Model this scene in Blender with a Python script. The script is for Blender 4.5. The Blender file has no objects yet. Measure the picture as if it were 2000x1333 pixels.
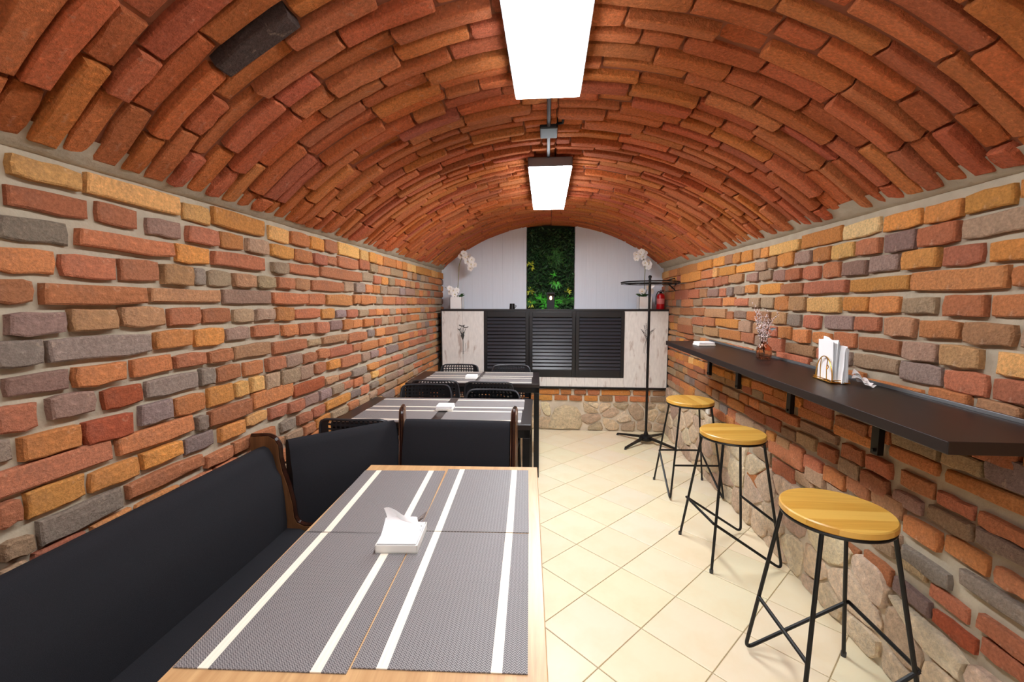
import bpy, bmesh, math, random
from mathutils import Vector, Matrix, noise
sc = bpy.context.scene
C = sc.collection
PI = math.pi
rnd = random.Random(7)

# ---------------------------------------------------------------- camera, world, light, exposure
cam_d = bpy.data.cameras.new('camera')
cam = bpy.data.objects.new('camera', cam_d)
C.objects.link(cam)
cam.location = (0, 0, 1.36)
cam.rotation_euler = (PI/2 - .083, 0, .0803)
cam_d.sensor_width = 36
cam_d.lens = 36*840/2000
cam_d.clip_start = .02
sc.camera = cam
w = bpy.data.worlds.new('world'); sc.world = w; w.use_nodes = True
w.node_tree.nodes['Background'].inputs[0].default_value = (.8, .85, 1, 1)
w.node_tree.nodes['Background'].inputs[1].default_value = .05
vs = sc.view_settings
vs.view_transform = 'Standard'; vs.look = 'None'; vs.gamma = 1; vs.use_curve_mapping = False
vs.exposure = 1.25
LAMP_POWER = 17.0       # emission of the ceiling panels

# ---------------------------------------------------------------- materials
def new_mat(name):
    m = bpy.data.materials.new(name); m.use_nodes = True
    nt = m.node_tree
    return m, nt, nt.nodes['Principled BSDF']
def node(nt, kind, **kw):
    n = nt.nodes.new(kind)
    for k, v in kw.items():
        if k.startswith('i_'):
            key = k[2:]
            n.inputs[int(key) if key.isdigit() else key.replace('_', ' ')].default_value = v
        else: setattr(n, k, v)
    return n
def c4(c): return (c[0], c[1], c[2], 1)
def srgb(r, g, b):
    f = lambda v: (v/255/12.92 if v/255 <= .04045 else ((v/255+.055)/1.055)**2.4)
    return (f(r), f(g), f(b))
def plain(name, col, rough=.5, metal=0, nscale=0, namt=.1, bump=0, bscale=200, stretch=(1,1,1), spec=None, coat=0):
    m, nt, b = new_mat(name)
    L = nt.links.new
    b.inputs['Base Color'].default_value = c4(col)
    b.inputs['Roughness'].default_value = rough
    b.inputs['Metallic'].default_value = metal
    if spec is not None: b.inputs['Specular IOR Level'].default_value = spec
    if coat: b.inputs['Coat Weight'].default_value = coat
    if nscale or bump:
        tc = node(nt, 'ShaderNodeTexCoord'); mp = node(nt, 'ShaderNodeMapping')
        mp.inputs['Scale'].default_value = stretch
        L(tc.outputs['Object'], mp.inputs[0])
    if nscale:
        n = node(nt, 'ShaderNodeTexNoise', i_Scale=nscale, i_Detail=6)
        L(mp.outputs[0], n.inputs['Vector'])
        r = node(nt, 'ShaderNodeMapRange'); r.inputs[3].default_value = 1-namt*1.6; r.inputs[4].default_value = 1+namt*1.6
        L(n.outputs[0], r.inputs[0])
        mx = node(nt, 'ShaderNodeVectorMath', operation='SCALE'); mx.inputs[0].default_value = col
        L(r.outputs[0], mx.inputs['Scale']); L(mx.outputs[0], b.inputs['Base Color'])
    if bump:
        n2 = node(nt, 'ShaderNodeTexNoise', i_Scale=bscale, i_Detail=5)
        L(mp.outputs[0], n2.inputs['Vector'])
        bp = node(nt, 'ShaderNodeBump', i_Strength=bump, i_Distance=.004)
        L(n2.outputs[0], bp.inputs['Height']); L(bp.outputs[0], b.inputs['Normal'])
    return m

def brick_material(name, bump=.8, bdist=.005, scale=70, speck=.3, stain=.35):
    """colour of each brick comes from its own 'tint' attribute; noise adds burnt patches, pits and grain"""
    m, nt, b = new_mat(name); L = nt.links.new
    at = node(nt, 'ShaderNodeAttribute', attribute_name='tint')
    tc = node(nt, 'ShaderNodeTexCoord')
    n1 = node(nt, 'ShaderNodeTexNoise', i_Scale=11, i_Detail=5, i_Roughness=.65)
    n2 = node(nt, 'ShaderNodeTexNoise', i_Scale=scale, i_Detail=6, i_Roughness=.7)
    n3 = node(nt, 'ShaderNodeTexNoise', i_Scale=26, i_Detail=3, i_Roughness=.6)
    v = node(nt, 'ShaderNodeTexVoronoi', i_Scale=95)
    for n in (n1, n2, n3, v): L(tc.outputs['Object'], n.inputs['Vector'])
    r1 = node(nt, 'ShaderNodeMapRange', i_1=.56, i_2=.72, i_3=0, i_4=stain); L(n1.outputs[0], r1.inputs[0])
    mx = node(nt, 'ShaderNodeMixRGB'); mx.inputs[2].default_value = c4(srgb(112, 92, 82))
    L(r1.outputs[0], mx.inputs[0]); L(at.outputs['Color'], mx.inputs[1])
    r2 = node(nt, 'ShaderNodeMapRange', i_1=.32, i_2=.68, i_3=.74, i_4=1.26); L(n2.outputs[0], r2.inputs[0])
    sm = node(nt, 'ShaderNodeVectorMath', operation='SCALE'); L(mx.outputs[0], sm.inputs[0]); L(r2.outputs[0], sm.inputs['Scale'])
    r3 = node(nt, 'ShaderNodeMapRange', i_1=.66, i_2=.74, i_3=0, i_4=speck); L(n3.outputs[0], r3.inputs[0])
    mx2 = node(nt, 'ShaderNodeMixRGB'); mx2.inputs[2].default_value = c4(srgb(222, 190, 160))
    L(r3.outputs[0], mx2.inputs[0]); L(sm.outputs[0], mx2.inputs[1]); L(mx2.outputs[0], b.inputs['Base Color'])
    b.inputs['Roughness'].default_value = .85
    b.inputs['Specular IOR Level'].default_value = .25
    cr = node(nt, 'ShaderNodeMapRange', i_1=.36, i_2=.64, i_3=0, i_4=1); L(n2.outputs[0], cr.inputs[0]); ad = node(nt, 'ShaderNodeMath', operation='MULTIPLY_ADD', i_1=.8); L(n3.outputs[0], ad.inputs[0]); L(cr.outputs[0], ad.inputs[2])
    bp = node(nt, 'ShaderNodeBump', i_Strength=bump, i_Distance=bdist); L(ad.outputs[0], bp.inputs['Height']); L(bp.outputs[0], b.inputs['Normal'])
    return m
M = {}
M['brick'] = brick_material('wall brick', .9, .003, 100)
M['vault_brick'] = brick_material('vault brick', 1.0, .005, 95, .25, .12)
M['stone'] = brick_material('rubble stone', .9, .007, 36, .5, .28)
M['mortar'] = plain('grey lime mortar', srgb(170, 157, 136), .95, nscale=14, namt=.14, bump=1, bscale=38)
M['mortar_rough'] = plain('rough base mortar', srgb(208, 194, 172), .95, nscale=8, namt=.22, bump=1, bscale=30)
M['vault_mortar'] = plain('red brown joint', srgb(140, 82, 56), .95, nscale=10, namt=.15, bump=.9, bscale=45)
M['plaster'] = plain('white plaster', srgb(222, 222, 226), .8, nscale=6, namt=.03, bump=.2, bscale=30)
M['white_board'] = plain('white painted board', srgb(226, 233, 243), .6, nscale=7, namt=.03, bump=.12, bscale=30, stretch=(14, 1, .7))
M['grout'] = plain('tile grout', srgb(190, 172, 136), .9)
M['black_metal'] = plain('black powder coated steel', srgb(12, 12, 13), .42, spec=.35)
M['black_wood'] = plain('black painted wood', srgb(26, 26, 28), .36)
M['shutter_slat'] = plain('black lacquered slat', srgb(46, 46, 52), .34)
M['shelf_wood'] = plain('dark wenge board', srgb(34, 25, 22), .40, nscale=5, namt=.15, stretch=(8, .8, 1))
M['table_black'] = plain('black brown table top', srgb(40, 33, 32), .3, nscale=5, namt=.15, stretch=(1, 10, 1))
M['plastic'] = plain('matte black plastic', srgb(50, 52, 57), .36)
M['fabric'] = plain('charcoal upholstery fabric', srgb(35, 35, 39), .9, nscale=300, namt=.12, bump=.5, bscale=900, spec=.2)
M['paper'] = plain('white paper napkin', srgb(250, 250, 250), .8)
M['white_plastic'] = plain('white plastic', srgb(240, 238, 230), .3)
M['ceramic'] = plain('white ceramic pot', srgb(240, 240, 238), .3)
M['gold'] = plain('brass wire', srgb(212, 165, 75), .28, metal=1)
M['red'] = plain('red enamel', srgb(190, 14, 24), .3)
M['chrome'] = plain('chrome', (.75, .75, .75), .15, metal=1)
M['petal'] = plain('white petal', srgb(248, 246, 242), .5)
M['petal_mid'] = plain('yellow orchid heart', srgb(222, 190, 60), .5)
M['stem'] = plain('green stem', srgb(120, 120, 60), .5)
M['leaf'] = plain('dark green leaf', srgb(52, 88, 50), .45, nscale=30, namt=.25)
M['moss'] = plain('dark moss', srgb(26, 46, 24), .9, nscale=25, namt=.4, bump=1, bscale=60)
M['fern'] = plain('bright fern green', srgb(84, 206, 60), .5, nscale=20, namt=.25)
M['leaf_mid'] = plain('mid green leaf', srgb(66, 128, 52), .5, nscale=20, namt=.3)
M['leaf_yellow'] = plain('yellow green leaf', srgb(206, 216, 60), .5, nscale=20, namt=.25)
M['twig'] = plain('brown twig', srgb(80, 60, 50), .7)
M['blossom'] = plain('pale pink blossom', srgb(246, 228, 226), .6)
M['grey_steel'] = plain('grey steel', srgb(120, 122, 124), .4, metal=.6)
M['soil'] = plain('dark soil', srgb(40, 34, 26), .9)

def wood(name, c1, c2, scale=(1.2, 22, 22), rough=.35, axis=0):
    m, nt, b = new_mat(name); L = nt.links.new
    tc = node(nt, 'ShaderNodeTexCoord'); mp = node(nt, 'ShaderNodeMapping'); mp.inputs['Scale'].default_value = scale
    L(tc.outputs['Object'], mp.inputs[0])
    n = node(nt, 'ShaderNodeTexNoise', i_Scale=3.0, i_Detail=8, i_Roughness=.6, i_Distortion=.4); L(mp.outputs[0], n.inputs['Vector'])
    r = node(nt, 'ShaderNodeValToRGB'); r.color_ramp.elements[0].position = .3; r.color_ramp.elements[1].position = .7
    r.color_ramp.elements[0].color = c4(c1); r.color_ramp.elements[1].color = c4(c2)
    L(n.outputs[0], r.inputs[0]); L(r.outputs[0], b.inputs['Base Color'])
    b.inputs['Roughness'].default_value = rough
    bp = node(nt, 'ShaderNodeBump', i_Strength=.15, i_Distance=.002); L(n.outputs[0], bp.inputs['Height']); L(bp.outputs[0], b.inputs['Normal'])
    return m
M['oak'] = wood('pale oak', srgb(176, 134, 90), srgb(208, 168, 120), (18, 1.2, 18), .35)
M['walnut'] = wood('dark brown wood', srgb(84, 54, 32), srgb(126, 86, 54), (14, 14, 1.5), .3)

def stool_wood():
    m, nt, b = new_mat('honey oak seat'); L = nt.links.new
    tc = node(nt, 'ShaderNodeTexCoord'); sx = node(nt, 'ShaderNodeSeparateXYZ'); L(tc.outputs['Object'], sx.inputs[0])
    # glued lamellas ~6 cm wide with their own tone
    d = node(nt, 'ShaderNodeMath', operation='MULTIPLY_ADD', i_1=1/.062, i_2=20.3); L(sx.outputs[1], d.inputs[0])
    fl = node(nt, 'ShaderNodeMath', operation='FLOOR'); L(d.outputs[0], fl.inputs[0])
    wn = node(nt, 'ShaderNodeTexWhiteNoise', noise_dimensions='1D'); L(fl.outputs[0], wn.inputs['W'])
    mp = node(nt, 'ShaderNodeMapping'); mp.inputs['Scale'].default_value = (4, 60, 60); L(tc.outputs['Object'], mp.inputs[0])
    n = node(nt, 'ShaderNodeTexNoise', i_Scale=1.2, i_Detail=7, i_Distortion=.6); L(mp.outputs[0], n.inputs['Vector'])
    a = node(nt, 'ShaderNodeMath', operation='MULTIPLY_ADD', i_1=.7); L(wn.outputs[0], a.inputs[0]); L(n.outputs[0], a.inputs[2])
    r = node(nt, 'ShaderNodeValToRGB'); r.color_ramp.elements[0].position = .4; r.color_ramp.elements[1].position = 1.05
    r.color_ramp.elements[0].color = c4(srgb(204, 150, 62)); r.color_ramp.elements[1].color = c4(srgb(226, 178, 86))
    L(a.outputs[0], r.inputs[0])
    L(r.outputs[0], b.inputs['Base Color'])
    b.inputs['Roughness'].default_value = .32
    return m
M['seat_wood'] = stool_wood()

def mat_placemat():
    """woven zigzag in two greys with two cream bands; object x = long side, y = short side (0.30)"""
    m, nt, b = new_mat('woven zigzag placemat'); L = nt.links.new
    tc = node(nt, 'ShaderNodeTexCoord'); sx = node(nt, 'ShaderNodeSeparateXYZ'); L(tc.outputs['Object'], sx.inputs[0])
    pp = node(nt, 'ShaderNodeMath', operation='PINGPONG', i_1=.0042); L(sx.outputs[1], pp.inputs[0])
    ad = node(nt, 'ShaderNodeMath', operation='MULTIPLY_ADD', i_1=1.35); L(pp.outputs[0], ad.inputs[0]); L(sx.outputs[0], ad.inputs[2])
    dv = node(nt, 'ShaderNodeMath', operation='DIVIDE', i_1=.0052); L(ad.outputs[0], dv.inputs[0])
    fr = node(nt, 'ShaderNodeMath', operation='FRACT'); L(dv.outputs[0], fr.inputs[0])
    gt = node(nt, 'ShaderNodeMath', operation='GREATER_THAN', i_1=.52); L(fr.outputs[0], gt.inputs[0])
    mx = node(nt, 'ShaderNodeMixRGB'); mx.inputs[1].default_value = c4(srgb(82, 78, 80)); mx.inputs[2].default_value = c4(srgb(144, 139, 137))
    L(gt.outputs[0], mx.inputs[0])
    ab = node(nt, 'ShaderNodeMath', operation='ABSOLUTE'); L(sx.outputs[1], ab.inputs[0])
    c1 = node(nt, 'ShaderNodeMath', operation='COMPARE', i_1=.0965, i_2=.0095); L(ab.outputs[0], c1.inputs[0])
    mx2 = node(nt, 'ShaderNodeMixRGB'); mx2.inputs[2].default_value = c4(srgb(232, 222, 204))
    L(c1.outputs[0], mx2.inputs[0]); L(mx.outputs[0], mx2.inputs[1]); L(mx2.outputs[0], b.inputs['Base Color'])
    b.inputs['Roughness'].default_value = .55
    bp = node(nt, 'ShaderNodeBump', i_Strength=.3, i_Distance=.001); L(fr.outputs[0], bp.inputs['Height']); L(bp.outputs[0], b.inputs['Normal'])
    return m
M['placemat'] = mat_placemat()

def mat_tile():
    m, nt, b = new_mat('cream glazed floor tile'); L = nt.links.new
    at = node(nt, 'ShaderNodeAttribute', attribute_name='tint')
    tc = node(nt, 'ShaderNodeTexCoord')
    n = node(nt, 'ShaderNodeTexNoise', i_Scale=5, i_Detail=6, i_Roughness=.6); L(tc.outputs['Object'], n.inputs['Vector'])
    r = node(nt, 'ShaderNodeMapRange', i_1=.45, i_2=.7, i_3=0, i_4=.35); L(n.outputs[0], r.inputs[0])
    mx = node(nt, 'ShaderNodeMixRGB'); mx.inputs[2].default_value = c4(srgb(232, 208, 160))
    L(r.outputs[0], mx.inputs[0]); L(at.outputs['Color'], mx.inputs[1]); L(mx.outputs[0], b.inputs['Base Color'])
    b.inputs['Roughness'].default_value = .35
    return m
M['tile'] = mat_tile()

def mat_distressed():
    m, nt, b = new_mat('distressed white boards'); L = nt.links.new
    tc = node(nt, 'ShaderNodeTexCoord'); mp = node(nt, 'ShaderNodeMapping'); mp.inputs['Scale'].default_value = (6, 1, 1.7)
    L(tc.outputs['Object'], mp.inputs[0])
    n = node(nt, 'ShaderNodeTexNoise', i_Scale=2.2, i_Detail=4, i_Roughness=.55); L(mp.outputs[0], n.inputs['Vector'])
    n2 = node(nt, 'ShaderNodeTexNoise', i_Scale=9, i_Detail=5); L(mp.outputs[0], n2.inputs['Vector'])
    r = node(nt, 'ShaderNodeMapRange', i_1=.58, i_2=.66, i_3=0, i_4=.7); L(n.outputs[0], r.inputs[0])
    mx = node(nt, 'ShaderNodeMixRGB'); mx.inputs[1].default_value = c4(srgb(226, 222, 216)); mx.inputs[2].default_value = c4(srgb(168, 146, 132))
    L(r.outputs[0], mx.inputs[0])
    r2 = node(nt, 'ShaderNodeMapRange', i_1=.3, i_2=.7, i_3=.9, i_4=1.05); L(n2.outputs[0], r2.inputs[0])
    s = node(nt, 'ShaderNodeVectorMath', operation='SCALE'); L(mx.outputs[0], s.inputs[0]); L(r2.outputs[0], s.inputs['Scale'])
    L(s.outputs[0], b.inputs['Base Color']); b.inputs['Roughness'].default_value = .6
    return m
M['distressed'] = mat_distressed()
def emit(name, col, s):
    m, nt, b = new_mat(name)
    b.inputs['Base Color'].default_value = (.8, .8, .8, 1)
    b.inputs['Emission Color'].default_value = c4(col); b.inputs['Emission Strength'].default_value = s
    return m
M['lamp'] = emit('lit diffuser', (.92, .96, 1), LAMP_POWER*.85)
M['lamp_back'] = emit('lit diffuser of the rear lamp', (.92, .96, 1), LAMP_POWER*1.5)
M['bulb'] = emit('warm bulb', (1, .5, .2), 6)
def glass(name, col, rough=.05):
    m, nt, b = new_mat(name)
    b.inputs['Base Color'].default_value = c4(col); b.inputs['Roughness'].default_value = rough
    b.inputs['Transmission Weight'].default_value = 1; b.inputs['IOR'].default_value = 1.35
    return m
M['amber_glass'] = glass('amber glass', srgb(246, 206, 180))
M['clear_glass'] = glass('clear glass', (.9, .93, .93))
m_, nt_, b_ = new_mat('thin table glass'); b_.inputs['Base Color'].default_value = (.8, .85, .85, 1); b_.inputs['Alpha'].default_value = .16; b_.inputs['Roughness'].default_value = .05
M['clear_glass'] = m_
M['clear_plastic'] = glass('clear plastic', (.95, .95, .95), .15)

# ---------------------------------------------------------------- mesh helpers
class MB:
    def __init__(s): s.v = []; s.f = []
    def add(s, vs, fs):
        o = len(s.v); s.v += [tuple(p) for p in vs]; s.f += [tuple(i+o for i in f) for f in fs]
    def box(s, x0, x1, y0, y1, z0, z1, bev=0, mtx=None):
        if bev <= 0:
            vs = [(x, y, z) for z in (z0, z1) for y in (y0, y1) for x in (x0, x1)]
            fs = [(0, 2, 3, 1), (4, 5, 7, 6), (0, 1, 5, 4), (2, 6, 7, 3), (0, 4, 6, 2), (1, 3, 7, 5)]
        else:
            bm = bmesh.new(); bmesh.ops.create_cube(bm, size=1)
            for v in bm.verts: v.co = Vector(((x0+x1)/2+v.co.x*(x1-x0), (y0+y1)/2+v.co.y*(y1-y0), (z0+z1)/2+v.co.z*(z1-z0)))
            bmesh.ops.bevel(bm, geom=bm.edges[:], offset=bev, segments=2, affect='EDGES', profile=.5)
            bm.verts.ensure_lookup_table(); vs = [tuple(v.co) for v in bm.verts]; fs = [tuple(v.index for v in f.verts) for f in bm.faces]; bm.free()
        if mtx: vs = [tuple(mtx @ Vector(p)) for p in vs]
        s.add(vs, fs)
    def tube(s, pts, r, n=8, closed=False, caps=True):
        pts = [Vector(p) for p in pts]; N = len(pts)
        rs = r if isinstance(r, (list, tuple)) else [r]*N
        T = []
        for i in range(N):
            a = pts[(i-1) % N] if (closed or i > 0) else pts[i]
            b = pts[(i+1) % N] if (closed or i < N-1) else pts[i]
            T.append((b-a).normalized())
        u = T[0].orthogonal().normalized(); vs = []
        for i in range(N):
            u = (u - T[i]*u.dot(T[i])); u = u.normalized() if u.length > 1e-6 else T[i].orthogonal().normalized()
            w_ = T[i].cross(u)
            for k in range(n):
                a = 2*PI*k/n; vs.append(pts[i] + (u*math.cos(a)+w_*math.sin(a))*rs[i])
        fs = []
        for i in range(N if closed else N-1):
            j = (i+1) % N
            for k in range(n): fs.append((i*n+k, i*n+(k+1) % n, j*n+(k+1) % n, j*n+k))
        if caps and not closed: fs += [tuple(range(n-1, -1, -1)), tuple(range((N-1)*n, N*n))]
        s.add(vs, fs)
    def lathe(s, prof, n=24, cx=0, cy=0, cz=0):
        vs = []; m = len(prof)
        for k in range(n):
            a = 2*PI*k/n
            for r, z in prof: vs.append((cx+r*math.cos(a), cy+r*math.sin(a), cz+z))
        fs = [(k*m+i, ((k+1) % n)*m+i, ((k+1) % n)*m+i+1, k*m+i+1) for k in range(n) for i in range(m-1)]
        s.add(vs, fs)
    def prism(s, poly, d, h0, h1):
        """poly of 3D points, extruded along vector d from h0 to h1"""
        d = Vector(d); n = len(poly)
        vs = [Vector(p)+d*h0 for p in poly]+[Vector(p)+d*h1 for p in poly]
        s.add(vs, [tuple(range(n-1, -1, -1)), tuple(range(n, 2*n))]+[(i, (i+1) % n, n+(i+1) % n, n+i) for i in range(n)])
    def mesh(s, name, mat=None, smooth=False):
        me = bpy.data.meshes.new(name); me.from_pydata(s.v, [], s.f)
        if mat: me.materials.append(mat)
        me.validate(); me.update()
        if smooth:
            me.polygons.foreach_set('use_smooth', [True]*len(me.polygons))
            try: me.set_sharp_from_angle(angle=math.radians(40))
            except Exception: pass
        return me
def link(name, me, parent=None, loc=None, rot=None, kind=None):
    o = bpy.data.objects.new(name, me); C.objects.link(o)
    if parent: o.parent = parent
    if loc: o.location = loc
    if rot: o.rotation_euler = rot
    if kind: o['kind'] = kind
    return o
def part(name, mb, mat, parent=None, smooth=False, **k):
    return link(name, mb.mesh(name, mat, smooth), parent, **k)
def tag(o, label, cat, group=None):
    o['label'] = label; o['category'] = cat
    if group: o['group'] = group
    return o
def thing(name, label, cat, loc=(0, 0, 0), rz=0, group=None):
    o = bpy.data.objects.new(name, None); C.objects.link(o); o.empty_display_size = .1
    o.location = loc; o.rotation_euler = (0, 0, rz)
    return tag(o, label, cat, group)
def copy_tree(o, parent=None):
    c = o.copy(); C.objects.link(c)
    if parent: c.parent = parent
    for ch in list(o.children): copy_tree(ch, c)
    return c
def struct(o): o['kind'] = 'structure'; return o
def fillet(pts, rad, seg=5):
    pts = [Vector(p) for p in pts]; out = [pts[0]]
    for i in range(1, len(pts)-1):
        a, b, c = pts[i-1], pts[i], pts[i+1]
        r = min(rad, (a-b).length*.45, (c-b).length*.45)
        p, q = b+(a-b).normalized()*r, b+(c-b).normalized()*r
        for k in range(seg+1):
            t = k/seg; out.append((1-t)**2*p+2*t*(1-t)*b+t*t*q)
    out.append(pts[-1]); return out
def set_tint(me, col):
    a = me.color_attributes.new('tint', 'FLOAT_COLOR', 'POINT')
    a.data.foreach_set('color', list(c4(col))*len(me.vertices))

# ---------------------------------------------------------------- brick builder
PAL = dict(Y=(224, 172, 104), C=(238, 204, 148), O=(212, 144, 76), o=(200, 130, 80), r=(184, 116, 82), R=(168, 86, 58),
           d=(172, 142, 114), t=(180, 134, 94), p=(158, 126, 110), g=(148, 128, 116))
def pal(c):
    b = PAL[c]; k = rnd.uniform(.92, 1.08)
    return srgb(*[max(0, min(250, v*k+rnd.uniform(-4, 4))) for v in b])
def slab(mp, u0, u1, v0, v1, h, base=-.012, jit=.0028, rng=None, poly=None, tilt=0):
    """one irregular brick: mp(u,v,h) -> world point, 10-sided outline, chamfered edge, domed face"""
    R_ = rng or rnd
    j = lambda a=1: R_.uniform(-jit, jit)*a
    if poly is None:
        L_ = u1-u0; c = min(.0022, L_*.05)
        poly = [(u0+c+j(), v0+c+j()), (u0+L_*R_.uniform(.25, .4), v0+j(1.5)), (u0+L_*R_.uniform(.6, .75), v0+j(1.5)), (u1-c+j(), v0+c+j()),
                (u1-.0005+j(), (v0+v1)/2+j()), (u1-c+j(), v1-c+j()), (u0+L_*R_.uniform(.6, .75), v1+j()), (u0+L_*R_.uniform(.25, .4), v1+j()),
                (u0+c+j(), v1-c+j()), (u0+j(), (v0+v1)/2+j())]
    n = len(poly); cu = sum(p[0] for p in poly)/n; cv = sum(p[1] for p in poly)/n
    mp0 = mp; mp = lambda u, v, hh: mp0(u, v, hh+(tilt*((v-v0)/(v1-v0)-.5) if hh > 0 else 0))
    vs = []; ins = .0042
    for (u, v) in poly: vs.append(mp(u, v, base))
    for (u, v) in poly: vs.append(mp(u, v, h-.0045+R_.uniform(-.001, .001)))
    for (u, v) in poly:
        du, dv = cu-u, cv-v; l = math.hypot(du, dv)+1e-9; k = min(ins, l*.4)
        vs.append(mp(u+(ins if du > 0 else -ins)*min(1, abs(du)/.01), v+(ins if dv > 0 else -ins)*min(1, abs(dv)/.012), h+R_.uniform(-.0012, .0012)))
    vs.append(mp(cu, cv, h+R_.uniform(-.0005, .003)))
    fs = []
    for i in range(n):
        k = (i+1) % n
        fs += [(i, k, n+k, n+i), (n+i, n+k, 2*n+k, 2*n+i), (2*n+i, 2*n+k, 3*n)]
    return vs, fs
class BrickSet:
    """the 300 that show largest become parts, the rest one joined 'stuff' part"""
    def __init__(s, parent, mat, name='brick', flip=False): s.items = []; s.p = parent; s.mat = mat; s.name = name; s.flip = flip
    def add(s, vf, col, size): s.items.append((size, vf, col))
    def build(s, limit=298):
        s.items.sort(key=lambda t: -t[0])
        for size, (vs, fs), col in s.items[:limit]:
            mb = MB(); c = sum((Vector(v) for v in vs), Vector())/len(vs)
            if s.flip: fs = [f[::-1] for f in fs]
            mb.add([Vector(v)-c for v in vs], fs)
            me = mb.mesh(s.name, s.mat); set_tint(me, col); link(s.name, me, s.p, loc=c)
        rest = s.items[limit:]
        if rest:
            mb = MB(); cols = []
            for size, (vs, fs), col in rest:
                if s.flip: fs = [f[::-1] for f in fs]
                mb.add(vs, fs); cols += list(c4(col))*len(vs)
            me = bpy.data.meshes.new(s.name+'work'); me.from_pydata(mb.v, [], mb.f); me.materials.append(s.mat)
            a = me.color_attributes.new('tint', 'FLOAT_COLOR', 'POINT'); a.data.foreach_set('color', cols)
            link('far_'+s.name+'work', me, s.p, kind='stuff')
def vis(p, area):
    """rough apparent size from the camera's side, used only to rank pieces"""
    d = Vector(p)-Vector((0, 0, 1.36))
    if d.y < .25: return area*1e-4/(1+d.length_squared)
    return area/d.length_squared**1.4*(abs(d.x)/d.length+.15)

# ================================================================ SETTING
XL, XR, Y0, Y1 = -1.212, 1.290, -2.3, 4.95       # mortar planes of the side walls, room ends
SL = .0115
def spring(y): return 1.724+SL*y
RV, CX, HALF = 1.814, .0425, 1.2425
TH = math.asin(HALF/RV)
def vault_pt(s, y, h=0):
    """s = arc length from the crown, h = towards the room"""
    a = s/RV; r = RV-h
    zc = 2.214+SL*y-RV
    return (CX+r*math.sin(a), y, zc+r*math.cos(a))

def quad_grid(mb, P, nu, nv):
    vs = [P(i/nu, j/nv) for j in range(nv+1) for i in range(nu+1)]
    fs = [(j*(nu+1)+i, j*(nu+1)+i+1, (j+1)*(nu+1)+i+1, (j+1)*(nu+1)+i) for j in range(nv) for i in range(nu)]
    mb.add(vs, fs)

# --- floor slab and tiles
mb = MB(); mb.box(-1.35, 1.42, Y0, Y1+.1, -.08, -.004)
floor = struct(part('floor', mb, M['grout']))
def clip(poly, f):
    out = []
    for i in range(len(poly)):
        a, b = poly[i], poly[(i+1) % len(poly)]; fa, fb = f(a), f(b)
        if fa >= 0: out.append(a)
        if (fa >= 0) != (fb >= 0):
            t = fa/(fa-fb); out.append((a[0]+(b[0]-a[0])*t, a[1]+(b[1]-a[1])*t))
    return out
TS, TO, TA = .2974, (.4067, 1.7475), .8137
tiles = BrickSet(floor, M['tile'], 'tile')
ct, st = math.cos(TA), math.sin(TA)
for a in range(-22, 22):
    for b in range(-22, 22):
        g = .0022
        P = []
        for (da, db) in ((g/TS, g/TS), (1-g/TS, g/TS), (1-g/TS, 1-g/TS), (g/TS, 1-g/TS)):
            A, B = a+da, b+db
            P.append((TO[0]+TS*(B*ct-A*st), TO[1]+TS*(B*st+A*ct)))
        for f in (lambda p: p[0]-(XL+.001), lambda p: XR-.001-p[0], lambda p: p[1]-(Y0+.01), lambda p: 4.64-p[1]):
            P = clip(P, f)
            if len(P) < 3: break
        if len(P) < 3: continue
        area = abs(sum(P[i][0]*P[(i+1) % len(P)][1]-P[(i+1) % len(P)][0]*P[i][1] for i in range(len(P))))/2
        if area < .0004: continue
        n = len(P); cu = sum(p[0] for p in P)/n; cv = sum(p[1] for p in P)/n
        k = .0012
        vs = [(x, y, -.006) for x, y in P]+[(x, y, -.001) for x, y in P]+[(x+(cu-x)*.012, y+(cv-y)*.012, 0) for x, y in P]
        sgn = sum(P[i][0]*P[(i+1) % n][1]-P[(i+1) % n][0]*P[i][1] for i in range(n))
        fs = []
        for i in range(n):
            q = (i+1) % n; fs += [(i, q, n+q, n+i), (n+i, n+q, 2*n+q, 2*n+i)]
        fs.append(tuple(range(2*n, 3*n)))
        if sgn < 0: fs = [f[::-1] for f in fs]
        kk = rnd.random()
        col = srgb(*[v+rnd.uniform(-3, 3) for v in ((243, 230, 198) if kk < .85 else (244, 232, 204))])
        tiles.add((vs, fs), col, vis((cu, cv, 0), area))
tiles.build()

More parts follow.
